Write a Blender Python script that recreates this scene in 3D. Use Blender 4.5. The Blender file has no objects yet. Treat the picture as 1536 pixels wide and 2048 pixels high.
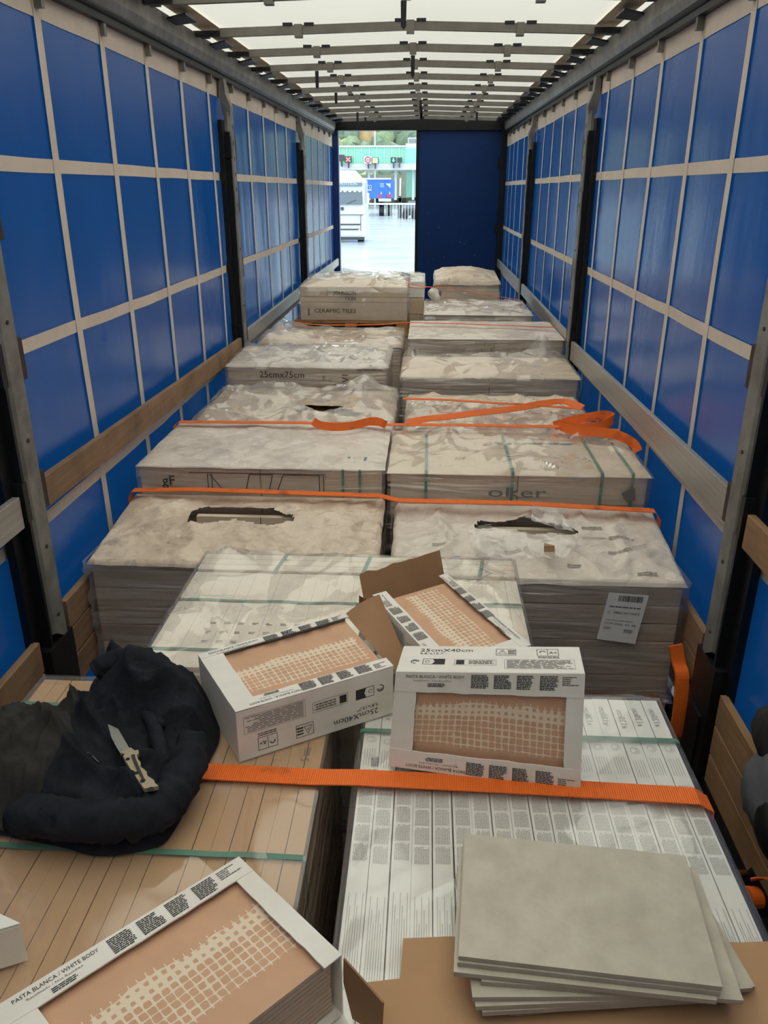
import bpy, math, random
from mathutils import Vector, Matrix, noise
random.seed(7)
S = bpy.context.scene
COL = S.collection
# ------------------------------------------------------------------ camera, world, exposure
CAMX, CAMZ, YAW, PITCH, ROLL, FPX = 0.1566, 2.1, 0.0525, 0.3864, 0.0005, 1584.7
fw = Vector((-math.sin(YAW)*math.cos(PITCH), math.cos(YAW)*math.cos(PITCH), -math.sin(PITCH)))
rt = Vector((math.cos(YAW), math.sin(YAW), 0)); up = rt.cross(fw)
rt, up = rt*math.cos(ROLL)+up*math.sin(ROLL), up*math.cos(ROLL)-rt*math.sin(ROLL)
CPOS = Vector((CAMX, 0, CAMZ))
cam = bpy.data.objects.new('camera', bpy.data.cameras.new('camera'))
COL.objects.link(cam)
cam.matrix_world = Matrix((( rt.x, up.x, -fw.x, CPOS.x), (rt.y, up.y, -fw.y, CPOS.y), (rt.z, up.z, -fw.z, CPOS.z), (0, 0, 0, 1)))
cam.data.sensor_fit = 'HORIZONTAL'; cam.data.sensor_width = 36.0; cam.data.lens = FPX/1536*36.0
cam.data.clip_start = 0.02; cam.data.clip_end = 600
S.camera = cam
W = bpy.data.worlds.new('overcast'); S.world = W; W.use_nodes = True
bg = W.node_tree.nodes['Background']; bg.inputs[0].default_value = (0.86, 0.95, 1.0, 1); bg.inputs[1].default_value = 1.65
S.view_settings.view_transform = 'Standard'; S.view_settings.look = 'None'
S.view_settings.gamma = 1.0; S.view_settings.use_curve_mapping = False
S.view_settings.exposure = 1.15
S.cycles.use_denoising = True; S.cycles.transparent_max_bounces = 16; S.cycles.diffuse_bounces = 4; S.cycles.max_bounces = 8; S.cycles.adaptive_threshold = 0.06

# ------------------------------------------------------------------ helpers
def P(px, py, x=None, y=None, z=None):
    """photograph pixel -> point of the place, on a known plane"""
    d = fw + rt*((px-768)/FPX) - up*((py-1024)/FPX)
    t = (x-CPOS.x)/d.x if x is not None else (y-CPOS.y)/d.y if y is not None else (z-CPOS.z)/d.z
    return CPOS + d*t
def lin(r, g, b):
    f = lambda c: (c/255/12.92) if c/255 <= .04045 else ((c/255+.055)/1.055)**2.4
    return (f(r), f(g), f(b), 1)
def nz(x, y, z=0.0): return noise.noise(Vector((x, y, z)))
def ridge(x, y, z=0.0): return (1-abs(nz(x, y, z)))**3
def sstep(a, b, t):
    t = max(0, min(1, (t-a)/(b-a))); return t*t*(3-2*t)
def inpoly(x, y, poly):
    c = False; j = len(poly)-1
    for i in range(len(poly)):
        xi, yi, xj, yj = poly[i][0], poly[i][1], poly[j][0], poly[j][1]
        if (yi > y) != (yj > y) and x < (xj-xi)*(y-yi)/(yj-yi)+xi: c = not c
        j = i
    return c
def polydist(x, y, poly):
    d = 1e9; j = len(poly)-1
    for i in range(len(poly)):
        ax, ay, bx, by = poly[j][0], poly[j][1], poly[i][0], poly[i][1]
        dx, dy = bx-ax, by-ay
        t = max(0, min(1, ((x-ax)*dx+(y-ay)*dy)/(dx*dx+dy*dy+1e-12)))
        d = min(d, math.hypot(x-ax-t*dx, y-ay-t*dy)); j = i
    return d
ORG = {}
def tag(o, label=None, cat=None, group=None, kind=None):
    if label: o['label'] = label
    if cat: o['category'] = cat
    if group: o['group'] = group
    if kind: o['kind'] = kind
    return o
def thing(name, label, cat, loc=(0, 0, 0), group=None, kind=None):
    o = bpy.data.objects.new(name, None); COL.objects.link(o); o.location = loc
    o.empty_display_size = 0.1
    ORG[o.name] = Vector(loc)
    return tag(o, label, cat, group, kind)
class MB:
    def __init__(s): s.v = []; s.f = []; s.uv = []; s.m = []
    def add(s, vs, fs, uvs=None, mat=0):
        b = len(s.v); s.v += [Vector(p) for p in vs]
        for i, f in enumerate(fs):
            s.f.append([b+k for k in f]); s.m.append(mat)
            s.uv.append(uvs[i] if uvs else [(0, 0)]*len(f))
        return s
    def hexa(s, p, mat=0):   # p: 4 bottom ccw, 4 top ccw
        return s.add(p, [(3, 2, 1, 0), (4, 5, 6, 7), (0, 1, 5, 4), (1, 2, 6, 5), (2, 3, 7, 6), (3, 0, 4, 7)], None, mat)
    def bx(s, x0, x1, y0, y1, z0, z1, mat=0):
        return s.hexa([(x0, y0, z0), (x1, y0, z0), (x1, y1, z0), (x0, y1, z0), (x0, y0, z1), (x1, y0, z1), (x1, y1, z1), (x0, y1, z1)], mat)
    def beam(s, a, b, side, w, h, mat=0):   # box from a to b, width w along side, height h
        a = Vector(a); b = Vector(b); d = (b-a).normalized(); sd = Vector(side); sd = (sd-d*sd.dot(d)).normalized(); n = sd.cross(d).normalized()
        q = []
        for e in (-1, 1):
            for p, k in ((a, -1), (a, 1), (b, 1), (b, -1)): q.append(p+sd*(k*w/2)+n*(e*h/2))
        return s.hexa(q, mat)
    def prism(s, poly, off, mat=0):          # poly: list of 3d points, off: extrusion
        n = len(poly); off = Vector(off); A = [Vector(p) for p in poly]
        s.add(A+[p+off for p in A], [tuple(range(n))[::-1], tuple(range(n, 2*n))]+[(i, (i+1) % n, n+(i+1) % n, n+i) for i in range(n)], None, mat)
        return s
    def tube(s, pts, r, n=10, mat=0, rad=None, cap=True):
        pts = [Vector(p) for p in pts]; rings = []; ref = Vector((0.13, 0.21, 0.97))
        for i, p in enumerate(pts):
            d = (pts[min(i+1, len(pts)-1)]-pts[max(i-1, 0)]).normalized()
            a = d.cross(ref)
            if a.length < .05: a = d.cross(Vector((1, 0, 0)))
            a.normalize(); b = d.cross(a).normalized()
            for k in range(n):
                t = 2*math.pi*k/n; rr = rad(i, k) if rad else r
                rings.append(p+a*(rr*math.cos(t))+b*(rr*math.sin(t)))
        fs = [(i*n+k, i*n+(k+1) % n, (i+1)*n+(k+1) % n, (i+1)*n+k) for i in range(len(pts)-1) for k in range(n)]
        if cap: fs += [tuple(range(n))[::-1], tuple(range((len(pts)-1)*n, len(pts)*n))]
        return s.add(rings, fs, None, mat)
    def cyl(s, a, b, r, n=14, mat=0): return s.tube([a, b], r, n, mat)
    def ribbon(s, pts, side, w, th=0.003, mat=0):
        pts = [Vector(p) for p in pts]; L = 0; vs = []; fs = []; uv = []; n = len(pts); acc = [0]
        for i in range(1, n): acc.append(acc[-1]+(pts[i]-pts[i-1]).length)
        for i, p in enumerate(pts):
            d = (pts[min(i+1, n-1)]-pts[max(i-1, 0)]).normalized()
            sd = Vector(side[i] if isinstance(side, list) else side); sd = (sd-d*sd.dot(d)).normalized(); nn = sd.cross(d).normalized()
            for e, k in ((-1, -1), (-1, 1), (1, 1), (1, -1)): vs.append(p+sd*(k*w/2)+nn*(e*th/2))
        for i in range(n-1):
            for k in range(4):
                a, b = i*4+k, i*4+(k+1) % 4
                fs.append((a, b, b+4, a+4)); vv = [(0, 0), (1, 0), (1, 1), (0, 1)]
                x0 = (0 if k in (0,) else 1 if k == 1 else 1 if k == 2 else 0); x1 = (1 if k == 0 else 1 if k == 1 else 0)
                uv.append([(x0, acc[i]/w), (x1, acc[i]/w), (x1, acc[i+1]/w), (x0, acc[i+1]/w)])
        fs += [(3, 2, 1, 0), tuple(range(4*n-4, 4*n))]; uv += [[(0, 0)]*4]*2
        return s.add(vs, fs, uv, mat)
    def grid(s, fn, nu, nv, keep=None, mat=0, su=1, sv=1):
        vs = [fn(i/nu, j/nv) for j in range(nv+1) for i in range(nu+1)]; fs = []; uv = []
        for j in range(nv):
            for i in range(nu):
                if keep and not keep((i+.5)/nu, (j+.5)/nv): continue
                a = j*(nu+1)+i; fs.append((a, a+1, a+nu+2, a+nu+1))
                uv.append([(i/nu*su, j/nv*sv), ((i+1)/nu*su, j/nv*sv), ((i+1)/nu*su, (j+1)/nv*sv), (i/nu*su, (j+1)/nv*sv)])
        return s.add(vs, fs, uv, mat)
    def sphere(s, c, r, nu=10, nv=6, mat=0):
        c = Vector(c); r = Vector(r) if hasattr(r, '__len__') else Vector((r, r, r))
        vs = [c+Vector((0, 0, -r.z))]
        for j in range(1, nv):
            t = -math.pi/2+math.pi*j/nv
            for i in range(nu): vs.append(c+Vector((r.x*math.cos(t)*math.cos(2*math.pi*i/nu), r.y*math.cos(t)*math.sin(2*math.pi*i/nu), r.z*math.sin(t))))
        vs.append(c+Vector((0, 0, r.z))); fs = []
        for i in range(nu): fs.append((0, 1+(i+1) % nu, 1+i)); fs.append((len(vs)-1, len(vs)-1-nu+i, len(vs)-1-nu+(i+1) % nu))
        for j in range(nv-2):
            for i in range(nu): a = 1+j*nu; fs.append((a+i, a+(i+1) % nu, a+nu+(i+1) % nu, a+nu+i))
        return s.add(vs, fs, None, mat)
    def build(s, name, mats, parent=None, smooth=False, origin=None, bevel=0, weld=False):
        if not isinstance(mats, (list, tuple)): mats = [mats]
        if parent is not None: o0 = ORG[parent.name]
        elif origin is not None: o0 = Vector(origin)
        else:
            xs = [v.x for v in s.v]; ys = [v.y for v in s.v]; zs = [v.z for v in s.v]
            o0 = Vector(((min(xs)+max(xs))/2, (min(ys)+max(ys))/2, min(zs)))
        me = bpy.data.meshes.new(name)
        me.from_pydata([v-o0 for v in s.v], [], s.f)
        ul = me.uv_layers.new(name='UVMap')
        k = 0
        flat = []
        for u in s.uv:
            for c in u: flat += [c[0], c[1]]
        ul.data.foreach_set('uv', flat)
        for m in mats: me.materials.append(m)
        me.polygons.foreach_set('material_index', s.m)
        if smooth: me.polygons.foreach_set('use_smooth', [True]*len(s.f))
        me.update()
        o = bpy.data.objects.new(name, me); COL.objects.link(o)
        if parent is not None: o.parent = parent; ORG[o.name] = o0
        else: o.location = o0; ORG[o.name] = o0
        if bevel:
            b = o.modifiers.new('bevel', 'BEVEL'); b.width = bevel; b.segments = 2; b.limit_method = 'ANGLE'
        return o
def copy_part(o, parent, delta=(0, 0, 0), rotz=0):
    """copy of a part under parent; delta in world units relative to the source's thing"""
    c = o.copy(); COL.objects.link(c); c.parent = parent
    c.location = Vector(o.location)+Vector(delta)
    if rotz: c.rotation_euler.z = rotz
    ORG[c.name] = ORG[parent.name]
    return c

# ------------------------------------------------------------------ materials
MATS = {}
def mat(name, col, rough=0.6, metal=0.0, spec=0.5, nscale=0, namt=0.0, bump=0.0, bscale=30, bdist=0.01, coat=0, coatr=0.15, coords='Object', col2=None, stretch=(1, 1, 1), emit=0, bkind='noise', coatbump=0, cscale=6):
    if name in MATS: return MATS[name]
    m = bpy.data.materials.new(name); m.use_nodes = True; nt = m.node_tree; N = nt.nodes; L = nt.links
    b = N['Principled BSDF']; b.inputs['Roughness'].default_value = rough; b.inputs['Metallic'].default_value = metal
    b.inputs['Specular IOR Level'].default_value = spec; b.inputs['Base Color'].default_value = col
    if coat: b.inputs['Coat Weight'].default_value = coat; b.inputs['Coat Roughness'].default_value = coatr
    tc = N.new('ShaderNodeTexCoord'); mp = N.new('ShaderNodeMapping'); mp.inputs['Scale'].default_value = stretch
    L.new(tc.outputs[coords], mp.inputs['Vector'])
    if nscale:
        n = N.new('ShaderNodeTexNoise'); n.inputs['Scale'].default_value = nscale; n.inputs['Detail'].default_value = 6; n.inputs['Roughness'].default_value = .62
        L.new(mp.outputs[0], n.inputs['Vector'])
        r = N.new('ShaderNodeMapRange'); r.inputs[1].default_value = .3; r.inputs[2].default_value = .7
        L.new(n.outputs['Fac'], r.inputs[0])
        mx = N.new('ShaderNodeMix'); mx.data_type = 'RGBA'
        c2 = col2 or tuple(c*(1-namt) for c in col[:3])+(1,)
        mx.inputs[6].default_value = col; mx.inputs[7].default_value = c2
        L.new(r.outputs[0], mx.inputs[0]); L.new(mx.outputs[2], b.inputs['Base Color'])
    if bump:
        if bkind == 'noise':
            n2 = N.new('ShaderNodeTexNoise'); n2.inputs['Scale'].default_value = bscale; n2.inputs['Detail'].default_value = 5; out = n2.outputs['Fac']
        elif bkind == 'wave':
            n2 = N.new('ShaderNodeTexWave'); n2.inputs['Scale'].default_value = bscale; n2.inputs['Distortion'].default_value = .3; out = n2.outputs['Fac']
        L.new(mp.outputs[0], n2.inputs['Vector'])
        bm = N.new('ShaderNodeBump'); bm.inputs['Strength'].default_value = bump; bm.inputs['Distance'].default_value = bdist
        L.new(out, bm.inputs['Height']); L.new(bm.outputs[0], b.inputs['Normal'])
    if coatbump:
        n3 = N.new('ShaderNodeTexNoise'); n3.inputs['Scale'].default_value = cscale; n3.inputs['Detail'].default_value = 4; n3.inputs['Distortion'].default_value = 1.2
        L.new(mp.outputs[0], n3.inputs['Vector'])
        b3 = N.new('ShaderNodeBump'); b3.inputs['Strength'].default_value = coatbump; b3.inputs['Distance'].default_value = .05
        L.new(n3.outputs['Fac'], b3.inputs['Height']); L.new(b3.outputs[0], b.inputs['Coat Normal'])
    if emit: b.inputs['Emission Color'].default_value = col; b.inputs['Emission Strength'].default_value = emit
    MATS[name] = m; return m
def facets(nt, vec, scale, tilt, wob=.5):
    """height field of randomly tilted flat facets, as in crumpled film or paper"""
    N = nt.nodes; L = nt.links
    w = N.new('ShaderNodeTexNoise'); w.inputs['Scale'].default_value = scale*.6; w.inputs['Detail'].default_value = 2; L.new(vec, w.inputs['Vector'])
    ws = N.new('ShaderNodeVectorMath'); ws.operation = 'MULTIPLY_ADD'; ws.inputs[1].default_value = (wob/scale,)*3; L.new(w.outputs['Color'], ws.inputs[0]); L.new(vec, ws.inputs[2])
    v = N.new('ShaderNodeTexVoronoi'); v.inputs['Scale'].default_value = scale; L.new(ws.outputs[0], v.inputs['Vector'])
    c = N.new('ShaderNodeVectorMath'); c.operation = 'SUBTRACT'; c.inputs[1].default_value = (.5, .5, .5); L.new(v.outputs['Color'], c.inputs[0])
    p = N.new('ShaderNodeVectorMath'); p.operation = 'SUBTRACT'; L.new(ws.outputs[0], p.inputs[0]); L.new(v.outputs['Position'], p.inputs[1])
    d = N.new('ShaderNodeVectorMath'); d.operation = 'DOT_PRODUCT'; L.new(c.outputs[0], d.inputs[0]); L.new(p.outputs[0], d.inputs[1])
    m = N.new('ShaderNodeMath'); m.operation = 'MULTIPLY'; m.inputs[1].default_value = tilt; L.new(d.outputs['Value'], m.inputs[0])
    return m.outputs[0]
def facet_bump(nt, vec, spec):
    N = nt.nodes; L = nt.links; prev = None
    for sc, ti in spec:
        b = N.new('ShaderNodeBump'); b.inputs['Strength'].default_value = 1.0; b.inputs['Distance'].default_value = 1.0; L.new(facets(nt, vec, sc, ti), b.inputs['Height'])
        if prev: L.new(prev, b.inputs['Normal'])
        prev = b.outputs[0]
    return prev
def film_mat(name, haze=.15, hazecol=(.8, .78, .75, 1), rough=.12, bscale=7, bump=.6, stretch=(1, 1, 1), facet=None):
    m = bpy.data.materials.new(name); m.use_nodes = True; nt = m.node_tree; N = nt.nodes; L = nt.links; N.clear()
    out = N.new('ShaderNodeOutputMaterial'); tr = N.new('ShaderNodeBsdfTransparent'); gl = N.new('ShaderNodeBsdfGlossy'); df = N.new('ShaderNodeBsdfDiffuse')
    tl = N.new('ShaderNodeBsdfTranslucent'); tl.inputs[0].default_value = hazecol
    gl.inputs['Roughness'].default_value = rough; gl.inputs['Color'].default_value = (1, 1, 1, 1); df.inputs['Color'].default_value = hazecol
    tc = N.new('ShaderNodeTexCoord'); mp = N.new('ShaderNodeMapping'); mp.inputs['Scale'].default_value = stretch; L.new(tc.outputs['Object'], mp.inputs[0])
    n = N.new('ShaderNodeTexNoise'); n.inputs['Scale'].default_value = bscale; n.inputs['Detail'].default_value = 3; n.inputs['Distortion'].default_value = .6; L.new(mp.outputs[0], n.inputs['Vector'])
    bm = N.new('ShaderNodeBump'); bm.inputs['Strength'].default_value = bump; bm.inputs['Distance'].default_value = .07; L.new(n.outputs['Fac'], bm.inputs['Height']); L.new(bm.outputs[0], gl.inputs['Normal'])
    if facet:
        fb = facet_bump(nt, mp.outputs[0], facet); L.new(fb, bm.inputs['Normal'])
    L.new(bm.outputs[0], df.inputs['Normal'])
    lw = N.new('ShaderNodeLayerWeight'); L.new(bm.outputs[0], lw.inputs['Normal'])
    pw = N.new('ShaderNodeMath'); pw.operation = 'POWER'; pw.inputs[1].default_value = 4.0; L.new(lw.outputs['Facing'], pw.inputs[0])
    fr = N.new('ShaderNodeMath'); fr.operation = 'MULTIPLY_ADD'; fr.inputs[1].default_value = .55; fr.inputs[2].default_value = .085; L.new(pw.outputs[0], fr.inputs[0])
    dt = N.new('ShaderNodeMixShader'); dt.inputs[0].default_value = .35; L.new(df.outputs[0], dt.inputs[1]); L.new(tl.outputs[0], dt.inputs[2])
    m1 = N.new('ShaderNodeMixShader'); hz = N.new('ShaderNodeMath'); hz.operation = 'MULTIPLY'; hz.inputs[1].default_value = haze*2
    n4 = N.new('ShaderNodeTexNoise'); n4.inputs['Scale'].default_value = 3.5; n4.inputs['Detail'].default_value = 3; L.new(mp.outputs[0], n4.inputs['Vector']); L.new(n4.outputs['Fac'], hz.inputs[0])
    L.new(hz.outputs[0], m1.inputs[0]); L.new(tr.outputs[0], m1.inputs[1]); L.new(dt.outputs[0], m1.inputs[2])
    m2 = N.new('ShaderNodeMixShader'); L.new(fr.outputs[0], m2.inputs[0]); L.new(m1.outputs[0], m2.inputs[1]); L.new(gl.outputs[0], m2.inputs[2])
    L.new(m2.outputs[0], out.inputs[0])
    MATS[name] = m; return m
def roof_mat():
    m = bpy.data.materials.new('translucent_roof_tarpaulin'); m.use_nodes = True; nt = m.node_tree; N = nt.nodes; L = nt.links; N.clear()
    out = N.new('ShaderNodeOutputMaterial'); tl = N.new('ShaderNodeBsdfTranslucent'); df = N.new('ShaderNodeBsdfDiffuse'); mx = N.new('ShaderNodeMixShader')
    tc = N.new('ShaderNodeTexCoord'); n = N.new('ShaderNodeTexNoise'); n.inputs['Scale'].default_value = 1.1; n.inputs['Detail'].default_value = 6; L.new(tc.outputs['Object'], n.inputs['Vector'])
    rp = N.new('ShaderNodeMix'); rp.data_type = 'RGBA'; rp.inputs[6].default_value = (.93, .86, .73, 1); rp.inputs[7].default_value = (.87, .79, .65, 1); L.new(n.outputs['Fac'], rp.inputs[0])
    # diffuse transmission of a thick coated weave falls off towards grazing angles
    lw = N.new('ShaderNodeLayerWeight'); fo = N.new('ShaderNodeMath'); fo.operation = 'MULTIPLY_ADD'; fo.inputs[1].default_value = -.7; fo.inputs[2].default_value = 1.0; L.new(lw.outputs['Facing'], fo.inputs[0])
    sc = N.new('ShaderNodeMix'); sc.data_type = 'RGBA'; sc.inputs[6].default_value = (0, 0, 0, 1); L.new(fo.outputs[0], sc.inputs[0]); L.new(rp.outputs[2], sc.inputs[7])
    L.new(sc.outputs[2], tl.inputs[0]); L.new(rp.outputs[2], df.inputs[0]); mx.inputs[0].default_value = .4
    L.new(tl.outputs[0], mx.inputs[1]); L.new(df.outputs[0], mx.inputs[2]); L.new(mx.outputs[0], out.inputs[0])
    return m
def glue_mat():
    """back of a ceramic tile: peach body with a cream grid of glue, in metres of the UV map"""
    m = bpy.data.materials.new('tile_back_with_glue_grid'); m.use_nodes = True; nt = m.node_tree; N = nt.nodes; L = nt.links
    b = N['Principled BSDF']; b.inputs['Roughness'].default_value = .75
    tc = N.new('ShaderNodeTexCoord'); sp = N.new('ShaderNodeSeparateXYZ'); L.new(tc.outputs['UV'], sp.inputs[0])
    def M(op, a, c=None, d=None, cl=False):
        n = N.new('ShaderNodeMath'); n.operation = op; n.use_clamp = cl
        for i, q in enumerate((a, c, d)):
            if q is None: continue
            if isinstance(q, (int, float)): n.inputs[i].default_value = q
            else: L.new(q, n.inputs[i])
        return n.outputs[0]
    def noi(scale, det=3, vec=None, st=(1, 1, 1)):
        mp = N.new('ShaderNodeMapping'); mp.inputs['Scale'].default_value = st; L.new(tc.outputs['UV'], mp.inputs[0])
        n = N.new('ShaderNodeTexNoise'); n.inputs['Scale'].default_value = scale; n.inputs['Detail'].default_value = det; L.new(mp.outputs[0], n.inputs['Vector']); return n.outputs['Fac']
    per = 1/0.0150
    n1 = noi(60, 2); wob = M('MULTIPLY', M('SUBTRACT', n1, .5), .25)
    fx = M('ABSOLUTE', M('SUBTRACT', M('FRACT', M('ADD', M('MULTIPLY', sp.outputs[0], per), wob)), .5))
    fy = M('ABSOLUTE', M('SUBTRACT', M('FRACT', M('ADD', M('MULTIPLY', sp.outputs[1], per), wob)), .5))
    dist = M('POWER', M('ADD', M('POWER', fx, 5.0), M('POWER', fy, 5.0)), .2)
    patch = noi(35, 4)
    # upper edge of the band is thickly smeared
    v = sp.outputs[1]
    smear = M('MULTIPLY', M('SMOOTH_MIN', M('ABSOLUTE', M('SUBTRACT', v, .15)), 1.0, 0.0), 1.0)
    sm = N.new('ShaderNodeMapRange'); sm.interpolation_type = 'SMOOTHSTEP'; L.new(smear, sm.inputs[0]); sm.inputs[1].default_value = .004; sm.inputs[2].default_value = .028; sm.inputs[3].default_value = .2; sm.inputs[4].default_value = 0
    pt = N.new('ShaderNodeMapRange'); L.new(patch, pt.inputs[0]); pt.inputs[1].default_value = .4; pt.inputs[2].default_value = .75; pt.inputs[3].default_value = 0; pt.inputs[4].default_value = .12
    thr = M('SUBTRACT', M('SUBTRACT', .44, sm.outputs[0]), pt.outputs[0])
    ln = N.new('ShaderNodeMapRange'); ln.interpolation_type = 'SMOOTHSTEP'; L.new(M('SUBTRACT', dist, thr), ln.inputs[0]); ln.inputs[1].default_value = -.03; ln.inputs[2].default_value = .04
    # band with ragged edges: lines run past it as spikes
    jag = M('ADD', M('MULTIPLY', M('SUBTRACT', noi(9, 2, st=(1, .15, 1)), .5), .05), M('MULTIPLY', M('GREATER_THAN', fx, .44), .007))
    hi = M('GREATER_THAN', M('ADD', .165, jag), v); lo = M('GREATER_THAN', v, M('SUBTRACT', .058, M('MULTIPLY', jag, .5)))
    endj = M('MULTIPLY', M('SUBTRACT', noi(40, 2, st=(.2, 1, 1)), .5), .03)
    e0 = M('GREATER_THAN', sp.outputs[0], M('ADD', .012, endj)); e1 = M('GREATER_THAN', M('ADD', .385, endj), sp.outputs[0])
    msk = M('MULTIPLY', M('MULTIPLY', M('MULTIPLY', hi, lo), M('MULTIPLY', e0, e1)), ln.outputs[0])
    tone = noi(14, 5)
    body = N.new('ShaderNodeMix'); body.data_type = 'RGBA'; body.inputs[6].default_value = lin(218, 172, 138); body.inputs[7].default_value = lin(196, 152, 122); L.new(tone, body.inputs[0])
    mx = N.new('ShaderNodeMix'); mx.data_type = 'RGBA'; L.new(M('MULTIPLY', msk, .82), mx.inputs[0]); L.new(body.outputs[2], mx.inputs[6]); mx.inputs[7].default_value = lin(238, 222, 196)
    L.new(mx.outputs[2], b.inputs['Base Color'])
    bm = N.new('ShaderNodeBump'); bm.inputs['Strength'].default_value = .35; bm.inputs['Distance'].default_value = .002; L.new(msk, bm.inputs['Height']); L.new(bm.outputs[0], b.inputs['Normal'])
    return m
def strap_mat(name, col, dark=.55):
    m = bpy.data.materials.new(name); m.use_nodes = True; nt = m.node_tree; N = nt.nodes; L = nt.links
    b = N['Principled BSDF']; b.inputs['Roughness'].default_value = .55
    tc = N.new('ShaderNodeTexCoord'); w = N.new('ShaderNodeTexWave'); w.bands_direction = 'Y'; w.inputs['Scale'].default_value = 3.2; w.inputs['Distortion'].default_value = .2; L.new(tc.outputs['UV'], w.inputs['Vector'])
    n = N.new('ShaderNodeTexNoise'); n.inputs['Scale'].default_value = 9; n.inputs['Detail'].default_value = 5; L.new(tc.outputs['Object'], n.inputs['Vector'])
    r = N.new('ShaderNodeMapRange'); r.inputs[1].default_value = .58; r.inputs[2].default_value = .78; L.new(n.outputs['Fac'], r.inputs[0])
    mx = N.new('ShaderNodeMix'); mx.data_type = 'RGBA'; mx.inputs[6].default_value = col; mx.inputs[7].default_value = tuple(c*dark*.45 for c in col[:3])+(1,); L.new(r.outputs[0], mx.inputs[0])
    m2 = N.new('ShaderNodeMix'); m2.data_type = 'RGBA'; m2.blend_type = 'MULTIPLY'; m2.inputs[0].default_value = .35; L.new(mx.outputs[2], m2.inputs[6])
    cr = N.new('ShaderNodeMapRange'); cr.inputs[3].default_value = .55; cr.inputs[4].default_value = 1.0; L.new(w.outputs['Fac'], cr.inputs[0]); L.new(cr.outputs[0], m2.inputs[7]); L.new(m2.outputs[2], b.inputs['Base Color'])
    bm = N.new('ShaderNodeBump'); bm.inputs['Strength'].default_value = .5; bm.inputs['Distance'].default_value = .002; L.new(w.outputs['Fac'], bm.inputs['Height']); L.new(bm.outputs[0], b.inputs['Normal'])
    return m
def wood_mat(name, c1, c2):
    m = bpy.data.materials.new(name); m.use_nodes = True; nt = m.node_tree; N = nt.nodes; L = nt.links
    b = N['Principled BSDF']; b.inputs['Roughness'].default_value = .75
    tc = N.new('ShaderNodeTexCoord'); mp = N.new('ShaderNodeMapping'); mp.inputs['Scale'].default_value = (30, 1.6, 30); L.new(tc.outputs['Object'], mp.inputs[0])
    n = N.new('ShaderNodeTexNoise'); n.inputs['Scale'].default_value = 1.6; n.inputs['Detail'].default_value = 7; n.inputs['Distortion'].default_value = .8; L.new(mp.outputs[0], n.inputs['Vector'])
    n2 = N.new('ShaderNodeTexNoise'); n2.inputs['Scale'].default_value = 5; n2.inputs['Detail'].default_value = 4; L.new(tc.outputs['Object'], n2.inputs['Vector'])
    mx = N.new('ShaderNodeMix'); mx.data_type = 'RGBA'; mx.inputs[6].default_value = c1; mx.inputs[7].default_value = c2; L.new(n.outputs['Fac'], mx.inputs[0])
    r = N.new('ShaderNodeMapRange'); r.inputs[1].default_value = .45; r.inputs[2].default_value = .75; r.inputs[4].default_value = .6; L.new(n2.outputs['Fac'], r.inputs[0])
    m2 = N.new('ShaderNodeMix'); m2.data_type = 'RGBA'; m2.inputs[7].default_value = tuple(c*.45 for c in c2[:3])+(1,); L.new(r.outputs[0], m2.inputs[0]); L.new(mx.outputs[2], m2.inputs[6])
    L.new(m2.outputs[2], b.inputs['Base Color'])
    bm = N.new('ShaderNodeBump'); bm.inputs['Strength'].default_value = .4; bm.inputs['Distance'].default_value = .004; L.new(n.outputs['Fac'], bm.inputs['Height']); L.new(bm.outputs[0], b.inputs['Normal'])
    return m
def curtain_mat():
    m = mat('blue_pvc_curtain', (.0015, .052, .235, 1), rough=.22, spec=.38, nscale=1.4, col2=(.001, .040, .18, 1), bump=.12, bscale=5, bdist=.03, stretch=(1, 1.3, .35), coat=0)
    nt = m.node_tree; N = nt.nodes; L = nt.links; out = N['Material Output']; b = N['Principled BSDF']
    tl = N.new('ShaderNodeBsdfTranslucent'); tl.inputs[0].default_value = (.01, .12, .40, 1)
    mx = N.new('ShaderNodeMixShader'); mx.inputs[0].default_value = .055; L.new(b.outputs[0], mx.inputs[1]); L.new(tl.outputs[0], mx.inputs[2]); L.new(mx.outputs[0], out.inputs[0])
    return m
M_roof = roof_mat(); M_glue = glue_mat()
M_blue = curtain_mat()
M_cream = mat('cream_webbing', lin(222, 205, 188), rough=.7, nscale=5, namt=.14)
M_galv = mat('galvanised_steel', lin(164, 160, 152), rough=.45, metal=.25, nscale=9, col2=lin(118, 114, 108), bump=.1, bscale=30)
M_galvd = mat('dull_galvanised_steel', lin(150, 146, 138), rough=.5, metal=.2, nscale=7, col2=lin(104, 100, 94), bump=.15, bscale=22)
M_bow = mat('roof_bow_steel', lin(128, 122, 112), rough=.5, metal=.25, nscale=8, namt=.3)
M_black = mat('black_steel', lin(26, 26, 28), rough=.45, metal=.2, nscale=12, namt=.5)
M_rust = mat('rusty_brown_steel', lin(74, 60, 52), rough=.7, metal=.2, nscale=14, namt=.4)
M_alu = mat('ridged_aluminium', lin(196, 192, 184), rough=.42, metal=.45, nscale=10, col2=lin(150, 143, 134), bump=.9, bscale=14, bdist=.004, bkind='wave', stretch=(0.001, 0.001, 4.2))
M_wood = wood_mat('weathered_plank', lin(168, 132, 98), lin(118, 90, 68))
M_wood2 = wood_mat('pale_plank', lin(178, 138, 96), lin(136, 100, 70))
M_pine = wood_mat('pallet_pine', lin(206, 152, 98), lin(164, 112, 68))
M_floor = mat('dark_ply_floor', lin(48, 44, 42), rough=.65, nscale=14, namt=.4, bump=.2, bscale=40)
M_kraft = mat('kraft_cardboard', lin(198, 158, 116), rough=.8, nscale=4, namt=.1)
M_kraftp = mat('pale_kraft_board', lin(230, 210, 184), rough=.75, nscale=4, col2=lin(216, 194, 166))
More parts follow.
